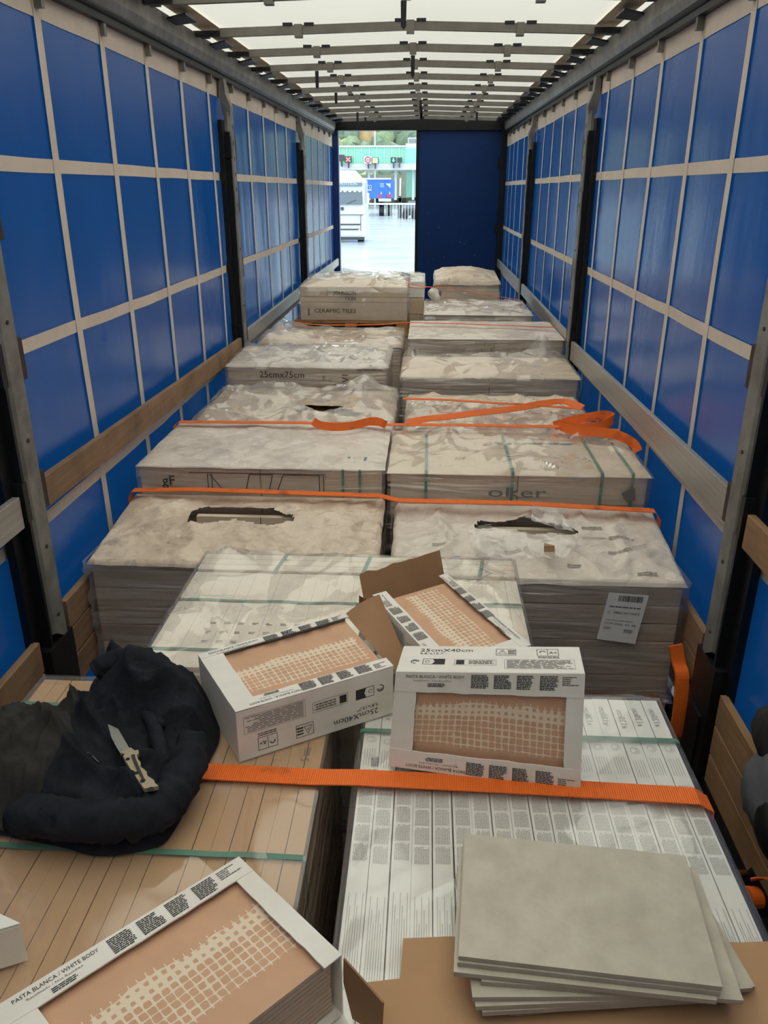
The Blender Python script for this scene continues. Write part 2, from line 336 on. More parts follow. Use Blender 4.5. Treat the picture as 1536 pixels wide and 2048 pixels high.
M_brown = mat('brown_corrugated_board', lin(184, 144, 106), rough=.85, nscale=6, namt=.12)
M_brownin = mat('brown_inner_board', lin(158, 118, 84), rough=.85, nscale=8, namt=.18)
M_white = mat('white_board', lin(240, 237, 228), rough=.7, nscale=5, namt=.06)
M_whiteb = mat('printed_white_carton', lin(238, 233, 224), rough=.65, nscale=7, col2=lin(226, 217, 206))
M_cap = mat('film_covered_kraft', lin(238, 218, 194), rough=.6, nscale=5, col2=lin(208, 184, 158), bump=.7, bscale=13, bdist=.03, coat=.4, coatr=.15, coatbump=.9, cscale=13)
M_cap2 = mat('film_covered_grey_kraft', lin(234, 221, 206), rough=.6, nscale=5, col2=lin(216, 200, 183), bump=.5, bscale=11, bdist=.03, coat=.45, coatr=.12, coatbump=.9, cscale=11)
M_side = mat('wrapped_carton_side', lin(206, 190, 172), rough=.65, nscale=3, col2=lin(176, 158, 142), stretch=(1, 1, 6))
def crumple(m, spec):
    nt = m.node_tree; b = nt.nodes['Principled BSDF']; tc = nt.nodes['Texture Coordinate']
    fb = facet_bump(nt, tc.outputs['Object'], spec); nt.links.new(fb, b.inputs['Normal']); nt.links.new(fb, b.inputs['Coat Normal'])
crumple(M_cap, ((7, .35), (18, .35), (42, .3))); crumple(M_cap2, ((6, .3), (16, .3), (38, .22)))
M_filmn = film_mat('taut_stretch_film', .085, hazecol=(.86, .82, .76, 1), rough=.08, bscale=2.2, bump=.12, facet=((2.2, .22),))
M_film = film_mat('clear_stretch_film', .15, hazecol=(.86, .82, .76, 1), rough=.06, bscale=3.2, bump=.15, facet=((4, .5), (11, .35)))
M_filmm = film_mat('milky_stretch_film', .3, hazecol=(.84, .79, .72, 1), rough=.07, bscale=4, bump=.15, facet=((5, .6), (13, .45)))
M_films = film_mat('wrapped_side_film', .3, hazecol=(.74, .69, .67, 1), rough=.18, bscale=4, bump=.6, stretch=(.4, .4, 5))
M_green = mat('green_binding_band', lin(92, 134, 116), rough=.5)
M_ink = mat('black_ink', lin(42, 40, 42), rough=.7)
M_inkg = mat('grey_ink', lin(112, 108, 104), rough=.7)
M_inkf = mat('faded_ink', lin(150, 140, 130), rough=.7)
M_paper = mat('paper_label', lin(238, 234, 232), rough=.6)
M_orange = strap_mat('orange_webbing', lin(255, 118, 36))
M_tilebody = mat('tile_edge_body', lin(206, 184, 164), rough=.8, nscale=20, namt=.12)
M_stone = mat('grey_stone_glaze', lin(200, 191, 173), rough=.5, nscale=16, col2=lin(178, 168, 150), bump=.08, bscale=60)
M_jack = mat('black_fleece', lin(38, 39, 46), rough=.9, spec=.2, nscale=14, col2=lin(24, 25, 31), bump=.6, bscale=30, bdist=.012)
M_jack2 = mat('dark_olive_lining', lin(60, 58, 55), rough=.9, spec=.15, nscale=10, namt=.35, bump=.5, bscale=20, bdist=.012)
M_blade = mat('knife_blade_steel', lin(176, 172, 158), rough=.35, metal=.7)
M_knife = mat('tan_knife_handle', lin(176, 158, 130), rough=.45, metal=.3)
M_greyc = mat('grey_cloth', lin(104, 102, 108), rough=.95, nscale=12, namt=.2)
# ================================================================== THE TRAILER
def zr(y): return 2.755+.0091*(y-2.62)          # lower edge of the roof rails
Y0, Y1 = -0.85, 12.82
POSTS = [2.51, 5.95, 9.36]
floor = MB().bx(-1.34, 1.34, Y0, Y1+.12, -.08, 0).build('floor', M_floor); tag(floor, 'dark plywood trailer floor beneath the pallets', 'floor', kind='structure')
# gutter rail at floor edge
for sd, nm in ((-1, 'trim_1'), (1, 'trim_2')):
    o = MB().bx(*sorted((sd*1.225, sd*1.26)), Y0, Y1, .001, .06).build(nm, M_black); tag(o, 'black steel edge rail along the %s of the floor' % ('left' if sd < 0 else 'right'), 'rail', kind='structure')
# front wall behind the photographer
fwall = MB().bx(-1.33, 1.33, Y0-.06, Y0, 0, 3.0).build('wall_front', M_galvd); tag(fwall, 'grey steel front bulkhead of the trailer', 'wall', kind='structure')
# ---- roof
def roofz(x, y): return zr(y)+.212+.036*(1-abs(x)/1.25)+.004*nz(x*2, y*1.3)
ceil = MB().grid(lambda u, v: Vector((-1.31+2.62*u, Y0+(Y1-Y0)*v, roofz(-1.31+2.62*u, Y0+(Y1-Y0)*v))), 12, 60).build('ceiling', M_roof, smooth=True)
tag(ceil, 'cream translucent tarpaulin roof glowing with daylight', 'ceiling', kind='structure')
M_hem = mat('roof_hem_fabric', lin(206, 190, 160), rough=.8, nscale=3, namt=.2)
for sd in (-1, 1):
    MB().grid(lambda u, v: Vector((sd*(1.10+.13*u), Y0+(Y1-Y0)*v, zr(Y0+(Y1-Y0)*v)+.204)), 1, 30).build('hem_strip', M_hem, ceil)
bow_y = [1.95, 2.75, 3.55, 4.36, 5.29, 6.1, 6.88, 7.68, 8.5, 9.31, 10.08, 10.85, 11.62, 12.38]
drops = {3: [(.02, .19)], 5: [(.03, .22)], 6: [(-.72, .2)], 8: [(-.75, .16)], 9: [(.05, .2)], 10: [(.05, .2), (.05, .28)], 11: [(.72, .22), (-.74, .25)], 12: [(-.7, .2), (.06, .22)], 13: [(-.6, .2), (.06, .2)]}
for i, y in enumerate(bow_y):
    zb = zr(y)+.148
    b = MB()
    for xa, xb in ((-1.1, 0.04), (0.04, 1.1)):
        za = zb+.02+.03*(1-abs(xa)/1.1); zc = zb+.02+.03*(1-abs(xb)/1.1)
        b.beam((xa, y, za), (xb, y, zc), (0, 1, 0), .03, .045)
    bo = b.build('roof_bow', M_bow, ceil)
    for sd in (-1, 1):      # sliding carriages at both ends
        MB().bx(*sorted((sd*1.08, sd*1.235)), y-.022, y+.022, zb+.002, zb+.03).bx(*sorted((sd*1.15, sd*1.2)), y-.035, y+.035, zb-.004, zb+.01).build('carriage', M_black, bo)
    for xk in (-.62, 0.03, .66):    # clips with black wings
        z2 = zb+.02+.03*(1-abs(xk)/1.1)
        MB().bx(xk-.09, xk-.035, y-.02, y+.02, z2+.018, z2+.034).bx(xk+.035, xk+.09, y-.02, y+.02, z2+.018, z2+.034).build('clip_wing', M_black, bo)
        MB().bx(xk-.022, xk+.022, y-.024, y+.024, z2-.04, z2+.026).build('clip', M_bow, bo)
    for xk, ln in drops.get(i, []):
        z2 = zb+.0
        MB().prism([(xk-.014, y-.03, z2), (xk+.014, y-.03, z2), (xk+.012, y-.03, z2-ln*.55), (xk, y-.03, z2-ln*.62), (xk-.012, y-.03, z2-ln*.55)], (0, .004, 0)).build('hanging_strap', M_black, bo)
    if i+1 < len(bow_y):    # folding plates between the bows, at both sides
        ym = (y+bow_y[i+1])/2
        for sd in (-1, 1):
            MB().hexa([(sd*1.12, ym-.12, zb+.02), (sd*1.235, ym-.1, zb-.0), (sd*1.235, ym+.06, zb), (sd*1.12, ym+.1, zb+.02), (sd*1.12, ym-.12, zb+.03), (sd*1.235, ym-.1, zb+.01), (sd*1.235, ym+.06, zb+.01), (sd*1.12, ym+.1, zb+.03)]).build('folding_plate', M_black, ceil)
MB().tube([P(450, 30, z=3.03)-Vector((.0, .0, .0)), (-.62, 6.1, 2.985+.05)], .0015, 4).build('cord', M_orange, ceil)
# ---- roof rails: grey face plus black curtain track
for sd, nm in ((-1, 'trim_3'), (1, 'trim_4')):
    a, b = Y0, Y1
    def prof(y): return [(sd*1.24, y, zr(y)+.05), (sd*1.31, y, zr(y)+.05), (sd*1.31, y, zr(y)+.205), (sd*1.225, y, zr(y)+.17), (sd*1.225, y, zr(y)+.09)]
    A, B = prof(a), prof(b); n = 5
    r = MB().add(A+B, [tuple(range(n)), tuple(range(n, 2*n))[::-1]]+[(i, (i+1) % n, n+(i+1) % n, n+i) for i in range(n)]).build(nm, M_galv)
    tag(r, 'long grey roof rail above the %s curtain' % ('left' if sd < 0 else 'right'), 'rail', kind='structure')
    MB().hexa([(sd*1.25, a, zr(a)), (sd*1.315, a, zr(a)), (sd*1.315, b, zr(b)), (sd*1.25, b, zr(b)), (sd*1.25, a, zr(a)+.05), (sd*1.315, a, zr(a)+.05), (sd*1.315, b, zr(b)+.05), (sd*1.25, b, zr(b)+.05)]).build('curtain_track', M_black, r)
    MB().tube([(sd*1.245, a, zr(a)+.042), (sd*1.245, b, zr(b)+.042)], .012, 8).build('track_lip', M_black, r)
# ---- side curtains with webbing
strap_y = [-.35, .25, .86, 1.46, 2.07]+[2.68+.605*k for k in range(17)]
for sd, nm in ((-1, 'wall_left'), (1, 'wall_right')):
    X = 1.288
    def cx(y, z): return sd*(X+.012*nz(y*1.1, z*.5, sd*3)+.006*nz(y*4, z*.8, 9+sd))
    c = MB().grid(lambda u, v: Vector((cx(Y0+(Y1-Y0)*u, .05+v*(zr(Y0+(Y1-Y0)*u)-.05)), Y0+(Y1-Y0)*u, .05+v*(zr(Y0+(Y1-Y0)*u)-.05+.03))), 140, 24).build(nm, M_blue, smooth=True)
    tag(c, 'blue side curtain with cream webbing grid on the %s' % ('left' if sd < 0 else 'right'), 'curtain', kind='structure')
    def strip(pts_fn, n, name, w_axis):
        pass
    def onw(y, z, e): return Vector((cx(y, z)-sd*e, y, z))
    MB().grid(lambda u, v: onw(Y0+(Y1-Y0)*u, 2.68+v*(zr(Y0+(Y1-Y0)*u)-2.66), .004), 120, 3).build('top_band', M_cream, c, smooth=True)
    for za, zb_ in ((2.158, 2.208), (1.55, 1.6), (.908, .958)):
        MB().grid(lambda u, v: onw(Y0+(Y1-Y0)*u, za+(zb_-za)*v+.004*nz(u*30, za), .004), 120, 2).build('webbing_band', M_cream, c, smooth=True)
    for y in strap_y:
        w = .026
        MB().grid(lambda u, v: onw(y-w+2*w*u+.006*nz(v*3, y), .06+v*(zr(y)-.075), .006), 1, 24).build('webbing_strap', M_cream, c, smooth=True)
        MB().bx(*sorted((sd*1.255, sd*1.285)), y-.014, y+.014, zr(y)-.05, zr(y)+.005).build('roller_hook', M_galvd, c)
# ---- sliding posts
def post(sd, y, k):
    which = {0: 'nearest', 1: 'middle', 2: 'farthest'}[k]; side = 'left' if sd < 0 else 'right'
    r = thing('curtain_post', '%s grey steel post against the %s curtain' % (which, side), 'post', (sd*1.24, y, 0), 'sliding posts')
    zt = zr(y)
    x = lambda a: sd*a
    B = lambda a, b, *rest: (min(sd*a, sd*b), max(sd*a, sd*b))+rest
    # grey face column with chamfered front, cut slanted at the bottom
    w = .085
    poly = [(x(1.205), y, .56), (x(1.225), y-.02, .56), (x(1.245), y-.02, .56), (x(1.245), y+w, .5), (x(1.205), y+w, .5)]
    q = [Vector(p) for p in poly]; t = [Vector((p[0], p[1], zt-.2)) for p in poly]; n = 5
    MB().add(q+t, [tuple(range(n))[::-1], tuple(range(n, 2*n))]+[(i, (i+1) % n, n+(i+1) % n, n+i) for i in range(n)]).build('column', M_galvd, r)
    MB().bx(*B(1.245, 1.275), y-.1, y+.06, .02, zt-.25).build('back_plate', M_black, r)
    MB().bx(*B(1.21, 1.272), y-.036, y-.0205, .5, zt-.32).build('side_plate', M_black, r)
    MB().bx(*B(1.2, 1.262), y-.07, y+w+.035, .0, .52).bx(*B(1.19, 1.22), y-.03, y+w+.01, .0, .3).build('foot', M_black, r)
    # bent top arm up to the track
    MB().prism([(x(1.205), y-.01, zt-.22), (x(1.255), y-.01, zt-.22), (x(1.275), y-.01, zt-.1), (x(1.265), y-.01, zt+.0), (x(1.235), y-.01, zt+.005), (x(1.23), y-.01, zt-.08), (x(1.2), y-.01, zt-.16)], (0, w, 0)).build('top_arm', M_galvd, r)
    for z in (1.03, 1.5, 1.95, 2.3):
        for d0, d1 in ((w, w+.03), (-.05, -.018)):
            MB().bx(*B(1.205, 1.245), y+d0, y+d1, z, z+.14).build('slat_pocket', M_rust if d0 > 0 else M_black, r)
    hole = None
    for z in [zt-.3-.1*i for i in range(6)]:
        MB().bx(*B(1.2035, 1.21), y+.034, y+.05, z, z+.028).build('slot', M_black, r)
    for z in (.62, .9, 1.3, 1.7):
        MB().cyl((x(1.206), y+.04, z), (x(1.201), y+.04, z), .007, 8).build('rivet', M_rust, r)
for k, y in enumerate(POSTS):
    for sd in (-1, 1): post(sd, y, k)
# ---- slats between posts
def slat(sd, ya, yb, za, zb_, h, m, label, th=.026):
    side = x = sd*1.228
    o = MB().hexa([(x-th/2, ya, za-h), (x+th/2, ya, za-h), (x+th/2, yb, zb_-h), (x-th/2, yb, zb_-h), (x-th/2, ya, za), (x+th/2, ya, za), (x+th/2, yb, zb_), (x-th/2, yb, zb_)]).build('cargo_board', m, bevel=.003)
    tag(o, label, 'slat', 'side slats'); return o
bays = [(Y0+.05, 2.45), (2.62, 5.89), (6.06, 9.3), (9.47, 12.74)]
slat(-1, *bays[0], 1.13, 1.13, .115, M_alu, 'grey slat end left of the nearest left post')
slat(-1, *bays[1], 1.135, 1.078, .115, M_wood, 'brown weathered wooden slat along the near left curtain')
slat(-1, *bays[2], 1.10, 1.12, .105, M_alu, 'pale aluminium slat behind the middle left post')
slat(-1, *bays[3], 1.12, 1.12, .105, M_alu, 'bright aluminium slat beside the open rear door')
slat(1, *bays[0], 1.12, 1.12, .12, M_wood2, 'orange-brown wooden slat end right of the nearest right post')
slat(1, *bays[1], 1.14, 1.075, .135, M_alu, 'long ridged aluminium slat along the near right curtain')
slat(1, *bays[2], 1.10, 1.12, .115, M_alu, 'ridged aluminium slat behind the middle right post')
slat(1, *bays[3], 1.12, 1.12, .11, M_alu, 'farthest aluminium slat beside the closed blue door')
# rust streak on the right slat
y_s = 4.0
# ---- low side boards
def boards(sd, ya, yb, tops, m, where):
    for i, (z1, z0) in enumerate(tops):
        x = sd*1.238
        o = MB().bx(x-.014, x+.014, ya, yb, z0, z1).build('side_board', m, bevel=.003)
        tag(o, '%s wooden side board %s' % (('top', 'middle', 'bottom')[i], where), 'board', 'low wooden side boards')
boards(-1, 2.66, 5.9, [(.612, .49), (.483, .368), (.36, .235)], M_wood, 'beyond the nearest left post')
boards(-1, Y0+.05, 2.42, [(.575, .45), (.443, .325), (.318, .2)], M_wood, 'at the left edge of the picture')
boards(1, 2.66, 5.9, [(.55, .42), (.412, .29), (.282, .17)], M_wood, 'beyond the nearest right post')
boards(1, Y0+.05, 2.42, [(.44, .315), (.308, .19), (.183, .065)], M_wood2, 'at the right edge of the picture')
# ---- rear frame and doors
hd = MB().bx(-1.3, 1.3, Y1-.05, Y1+.1, 2.9, 3.13).build('trim_5', M_black); tag(hd, 'black header beam over the rear doorway', 'beam', kind='structure')
for sd, nm in ((-1, 'trim_6'), (1, 'trim_7')):
    o = MB().bx(*sorted((sd*1.195, sd*1.3)), Y1-.04, Y1+.1, 0, 2.9).build(nm, M_black if sd > 0 else mat('blue_steel', lin(34, 60, 120), rough=.4)); tag(o, 'rear corner post at the %s of the doorway' % ('left' if sd < 0 else 'right'), 'post', kind='structure')
M_door = mat('dark_blue_door_panel', (.001, .036, .16, 1), rough=.4, spec=.35, nscale=30, col2=(.001, .028, .125, 1), bump=.1, bscale=40)
door = MB().bx(-.03, 1.195, Y1, Y1+.04, 0, 2.9).build('door_1', M_door); tag(door, 'closed blue rear door leaf with pale scuffs', 'door', kind='structure')
MB().bx(-.045, .0, Y1-.015, Y1+.055, 0, 2.9).build('door_edge', M_black, door)
for z in (.6, 1.5, 2.4): MB().bx(1.15, 1.2, Y1-.02, Y1, z, z+.12).build('hinge', M_black, door)
for i in range(14):
    xx, zz = random.uniform(.1, 1.05), random.uniform(1.0, 1.9); q = random.uniform(.004, .011)
    MB().prism([(xx-q, Y1-.0012, zz-q*.5), (xx+q*.6, Y1-.0012, zz-q*.8), (xx+q, Y1-.0012, zz+q*.5), (xx-q*.3, Y1-.0012, zz+q)], (0, .001, 0)).build('scuff', mat('pale_scuff', lin(110, 132, 176), rough=.6), door)
# ================================================================== PRINT HELPERS
_tc = {}
def text2d(s):
    """outline letters as flat polygons, cap height about 0.7, baseline at 0"""
    if s in _tc: return _tc[s]
    cu = bpy.data.curves.new('txt', 'FONT'); cu.body = s; cu.size = 1.0; cu.resolution_u = 2
    ob = bpy.data.objects.new('txt', cu); COL.objects.link(ob)
    dg = bpy.context.evaluated_depsgraph_get(); me = bpy.data.meshes.new_from_object(ob.evaluated_get(dg))
    r = ([(v.co.x, v.co.y) for v in me.vertices], [tuple(p.vertices) for p in me.polygons])
    bpy.data.objects.remove(ob); bpy.data.curves.remove(cu); bpy.data.meshes.remove(me)
    xs = [p[0] for p in r[0]]; r = ([(p[0]-min(xs), p[1]) for p in r[0]], r[1], max(xs)-min(xs))
    _tc[s] = r; return r
class Print:
    """flat ink on a surface; fn(a, b) -> world point, a to the right, b up"""
    def __init__(s, fn): s.fn = fn; s.mb = MB()
    def text(s, t, a, b, h, w=None, mat=0):
        v, f, wid = text2d(t); k = h/.7; kx = (w/wid) if w else k
        s.mb.add([s.fn(a+p[0]*kx, b+p[1]*k) for p in v], f, None, mat); return s
    def rect(s, a0, b0, a1, b1, mat=0):
        s.mb.add([s.fn(a0, b0), s.fn(a1, b0), s.fn(a1, b1), s.fn(a0, b1)], [(0, 1, 2, 3)], None, mat); return s
    def poly(s, pts, mat=0):
        s.mb.add([s.fn(*p) for p in pts], [tuple(range(len(pts)))], None, mat); return s
    def frame(s, a0, b0, a1, b1, t=.0008, mat=0):
        s.rect(a0, b0, a1, b0+t, mat).rect(a0, b1-t, a1, b1, mat).rect(a0, b0+t, a0+t, b1-t, mat).rect(a1-t, b0+t, a1, b1-t, mat); return s
    def line(s, p, q, t=.0008, mat=0):
        dx, dy = q[0]-p[0], q[1]-p[1]; L = math.hypot(dx, dy) or 1; nx, ny = -dy/L*t/2, dx/L*t/2
        return s.poly([(p[0]-nx, p[1]-ny), (q[0]-nx, q[1]-ny), (q[0]+nx, q[1]+ny), (p[0]+nx, p[1]+ny)], mat)
    def ring(s, a, b, r, t=.001, n=14, mat=0, part=1.0):
        for i in range(int(n*part)):
            u, v = 2*math.pi*i/n, 2*math.pi*(i+1)/n
            s.line((a+r*math.cos(u), b+r*math.sin(u)), (a+r*math.cos(v), b+r*math.sin(v)), t, mat)
        return s
    def block(s, a0, b0, a1, b1, rows, fill=.55, rag=.35, mat=0, seed=1):
        """a paragraph too small to read: broken rows of words"""
        R = random.Random(seed); h = (b1-b0)/rows
        for i in range(rows):
            y = b1-(i+1)*h; a = a0; end = a1-(a1-a0)*rag*R.random()*(1 if R.random() < .6 else .2)
            while a < end:
                w = min(end-a, (a1-a0)*R.uniform(.08, .28)); s.rect(a, y+h*(1-fill)/2, a+w, y+h*(1+fill)/2, mat); a += w+(a1-a0)*.025
        return s
    def barcode(s, a0, b0, a1, b1, seed=2, mat=0):
        R = random.Random(seed); a = a0
        while a < a1:
            w = (a1-a0)*R.choice((.008, .012, .02, .03)); s.rect(a, b0, min(a1, a+w), b1, mat); a += w+(a1-a0)*R.choice((.008, .012, .022))
        return s
    def build(s, name, mats, parent): return s.mb.build(name, mats, parent)

# ================================================================== PALLET LOADS
def wood_pallet(r, x0, x1, y0, y1, z0=0.0):
    pitch = (y1-y0-.09)/4
    d0 = None
    for k in range(5):
        a = y0+pitch*k
        if d0 is None: d0 = MB().bx(x0, x1, a, a+.09, z0+.112, z0+.134).build('deck_board', M_pine, r)
        else: copy_part(d0, r, (0, pitch*k, 0))
    b0 = None; px = (x1-x0-.1)/2
    for k in range(3):
        if b0 is None: b0 = MB().bx(x0, x0+.1, y0, y1, z0+.0, z0+.022).bx(x0, x0+.1, y0, y0+.14, z0+.022, z0+.112).bx(x0, x0+.1, (y0+y1)/2-.07, (y0+y1)/2+.07, z0+.022, z0+.112).bx(x0, x0+.1, y1-.14, y1, z0+.022, z0+.112).build('bearer', M_pine, r)
        else: copy_part(b0, r, (px*k, 0, 0))
def cartons(r, x0, x1, y0, y1, z0, z1, nx, ny, nz_, m, gap=.003, jit=.0, name='carton', seed=3):
    R = random.Random(seed); sx, sy, sz = (x1-x0)/nx, (y1-y0)/ny, (z1-z0)/nz_; c0 = None; out = []
    for k in range(nz_):
        for j in range(ny):
            for i in range(nx):
                if 0 < i < nx-1 and 0 < j < ny-1 and k < nz_-1: continue
                if c0 is None:
                    c0 = MB().bx(x0+gap/2, x0+sx-gap/2, y0+gap/2, y0+sy-gap/2, z0+gap*.3, z0+sz-gap*.3).build(name, m, r, bevel=.0 if max(nx, ny) > 8 else .004); out.append(c0)
                else: out.append(copy_part(c0, r, (sx*i+R.uniform(-jit, jit), sy*j+R.uniform(-jit, jit), sz*k+R.uniform(-jit, 0) if k == nz_-1 else sz*k)))
    return out
def side_wrap(r, x0, x1, y0, y1, z0, z1, m, off=.008, amp=.006, seed=0, front_only=False, name='stretch_film'):
    per = [(x0-off, y0-off), (x1+off, y0-off), (x1+off, y1+off), (x0-off, y1+off), (x0-off, y0-off)]
    ts = []; n = 22
    for a, b in zip(per[:-1], per[1:]):
        for i in range(n): ts.append((a[0]+(b[0]-a[0])*i/n, a[1]+(b[1]-a[1])*i/n))
    ts.append(per[-1]); K = len(ts)-1; cx_, cy_ = (x0+x1)/2, (y0+y1)/2
    def fn(u, v):
        x, y = ts[int(round(u*K))]; z = z0+(z1-z0)*v
        o = amp*(ridge(x*1.2+seed, y*1.2, z*14+seed)-.2)+amp*.6*nz(x*3, y*3, z*30+seed)
        dx, dy = (1 if x > x1 else -1 if x < x0 else 0), (1 if y > y1 else -1 if y < y0 else 0)
        return Vector((x+dx*o, y+dy*o, z))
    return MB().grid(fn, K, 28).build(name, m, r, smooth=True)
def cover(r, x0, x1, y0, y1, zf, zb_, m, amp=.012, scale=5, bulge=.015, skirt=.04, hole=None, holes=(), seed=0, nu=56, nv=34, name='top_sheet', lump=None, ov=.012, keepfn=None):
    """crumpled sheet over the top: zf height at the front edge, zb_ at the back"""
    def fn(u, v):
        x = x0-ov+(x1-x0+2*ov)*u; y = y0-ov+(y1-y0+2*ov)*v
        e = min(u, 1-u, v*(y1-y0)/(x1-x0), (1-v)*(y1-y0)/(x1-x0))*(x1-x0)
        z = zf+(zb_-zf)*v+bulge*sstep(0, .25, e)
        wx, wy = x+.06*nz(x*3, y*3, seed), y+.06*nz(y*3, x*3, seed+1)
        a = amp*((1-abs(nz(wx*scale+seed, wy*scale*.8, seed)))**5*1.2+.5*(1-abs(nz(wx*scale*2.1-wy*scale+seed, wy*scale*1.6, seed+4)))**5-.45)
        z += a*sstep(-.01, .09, e)
        if lump: z += lump(x, y)*sstep(0, .06, e)
        if e < .001: z -= skirt*(.7+.3*nz(x*7, y*7, seed)); x += .004*nz(y*9, seed); y += .004*nz(x*9, seed+2)
        return Vector((x, y, z))
    def keep(u, v):
        x = x0-ov+(x1-x0+2*ov)*u; y = y0-ov+(y1-y0+2*ov)*v
        if keepfn and not keepfn(x, y): return False
        return not any(inpoly(x, y, h) for h in holes)
    cover.at = lambda x, y, d=.004: (lambda p: Vector((x, y, p.z+d)))(fn((x-x0+ov)/(x1-x0+2*ov), (y-y0+ov)/(y1-y0+2*ov)))
    return MB().grid(fn, nu, nv, keep).build(name, m, r, smooth=True)
def band_over(r, x, y0, y1, z, zlow, w=.014, m=None, name='binding_band'):
    """green band running front to back over the load, down the front"""
    MB().ribbon([(x, y0-.011, zlow), (x, y0-.011, z), (x, y0-.006, z+.005), (x, y1, z+.007)], (1, 0, 0), w, .0015).build(name, m or M_green, r)
def band_across(r, x0, x1, y, z, zlow, w=.014, wav=0.0, m=None):
    pts = [(x0-.008, y, zlow), (x0-.008, y, z)]+[(x0+(x1-x0)*i/14, y+wav*nz(i*.6, y*9), z+.004) for i in range(15)]+[(x1+.008, y, z), (x1+.008, y, zlow)]
    MB().ribbon(pts, (0, 1, 0), w, .0015).build('binding_band', m or M_green, r)
def load(label, x0, x1, y0, y1, grp='pallets of tile cartons'):
    return thing('tile_pallet', label, 'pallet', ((x0+x1)/2, (y0+y1)/2, 0), grp)
CF = lambda y: (lambda a, b: Vector((a, y, b)))

# ---- row nearest the camera, left: brown cartons on edge
L0 = (-.875, -.072, .60, 1.80)
r = load('near left pallet of brown cartons standing on edge', *L0); wood_pallet(r, *L0)
cartons(r, *L0, .136, .848, 21, 1, 1, M_kraft, gap=.0014, jit=.0012)
side_wrap(r, *L0, .05, .85, M_films, seed=1)
MB().grid(lambda u, v: Vector((L0[0]-.01+(L0[1]-L0[0]+.02)*u, L0[2]-.01+(L0[3]-L0[2]+.02)*v, .8535+.004*ridge(u*3+v*4, v*2.2-u, 1.5))), 30, 40).build('top_film', M_filmn, r, smooth=True)
band_across(r, L0[0], L0[1], 1.205, .851, .3, wav=.004); band_across(r, L0[0], L0[1], 1.68, .851, .3)
pr = Print(lambda a, b: Vector((-.10-b, 1.50+a, .8493)))
pr.text('5', 0, 0, .02, mat=0).block(.02, 0, .05, .016, 4, mat=0); pr.build('printing', [M_inkg], r)
# ---- nearest right: white printed cartons on edge
R0 = (.022, .785, .59, 1.79)
r = load('near right pallet of white printed cartons standing on edge', *R0); wood_pallet(r, *R0)
cs = cartons(r, *R0, .136, .848, 18, 1, 1, M_white, gap=.002, jit=.0012)
wC = (R0[1]-R0[0])/18
# one carton-edge print, shared by every carton: a runs along the length away from the camera, b across
pc = Print(lambda a, b: Vector((R0[0]+.004+b, R0[2]+a, .8487)))
Wp = wC-.008
for k in range(5): pc.block(.62+.052*k, .002, .62+.052*k+.046, Wp-.002, 9, fill=.5, rag=.15, seed=20+k)
pc.mb.v = pc.mb.v
for k in range(7): pc.rect(.34+.0, .004+k*.0045, .34+.2-.03*(k % 3), .0052+k*.0045)
for k in range(5): pc.rect(.905, .003+k*.006, .965, .0043+k*.006)
for k in range(5): pc.rect(.12, .003+k*.006, .18, .0043+k*.006)
pc.ring(1.0, Wp/2, .011, .0012); pc.ring(1.0, Wp/2, .006, .0016, part=.6); pc.rect(.84, Wp*.6, .845, Wp*.9)
pc.text('x120cm', 1.085, .006, .017, w=.075)
p0 = None
for i, c in enumerate(cs):
    if p0 is None: p0 = pc.build('printing', [mat('pale_grey_ink', lin(168, 166, 160), rough=.7)], c)
    else: p0c = copy_part(p0, c, (0, .02*nz(i*1.7, 3), 0))
# printed lines sit lower along each carton, alternately shifted
side_wrap(r, *R0, .05, .85, M_films, seed=2)
def rtop(u, v):
    x = R0[0]-.012+(R0[1]-R0[0]+.024)*u; y = R0[2]-.012+(R0[3]-R0[2]+.024)*v
    z = .8545+.013*ridge((x*2.2-y*3.1)*1.1, (x+y)*.8, 2.2)*sstep(0, .1, u)*sstep(0, .1, 1-u)
    if min(u, 1-u, v, 1-v) < .001: z = .84
    return Vector((x, y, z))
MB().grid(rtop, 90, 90).build('top_film', M_filmn, r, smooth=True)
band_across(r, R0[0], R0[1], 1.615, .852, .3)
pr = Print(lambda a, b: Vector((R0[0]+.042-b, 1.47+a, .8496)))
pr.text('5', 0, 0, .02).block(.02, 0, .055, .016, 4, seed=4); pr.build('printing', [M_inkg], r)
# ---- pallet across the middle: cream cartons under crumpled film
Mx0, Mx1, My0, My1 = -.642, .488, 1.89, 2.63
r = load('cream carton pallet under crumpled film behind the open tile boxes', Mx0, Mx1, My0, My1); wood_pallet(r, Mx0, Mx1, My0, My1)
M_creamc = mat('cream_carton', lin(246, 235, 216), rough=.65, nscale=6, col2=lin(236, 222, 201))
cartons(r, Mx0, -.03, My0, My1-.14, .136, .842, 14, 1, 1, M_creamc, gap=.0006, jit=.0003)
cartons(r, .03, Mx1, My0, My1-.14, .136, .836, 11, 1, 1, M_creamc, gap=.0006, jit=.0003, seed=8)
cartons(r, Mx0, Mx1, My1-.13, My1, .136, .85, 1, 3, 1, M_creamc, gap=.002)
for x in (-.36, -.05, .36): MB().ribbon([(x, My1-.15, .8515), (x+.02, My1, .8515)], (1, 0, 0), .014, .0015).build('binding_band', M_green, r)
for y, a, b in ((2.28, -.642, -.03), (1.98, -.642, -.03), (2.3, .03, .488), (2.02, .03, .488)):
    MB().ribbon([(a+(b-a)*i/12, y+.008*nz(i*.5, y*5), .845+.002*nz(i*.9, y)) for i in range(13)], (0, 1, 0), .013, .0015).build('binding_band', M_green, r)
side_wrap(r, Mx0, Mx1, My0, My1, .1, .846, M_films, seed=5)
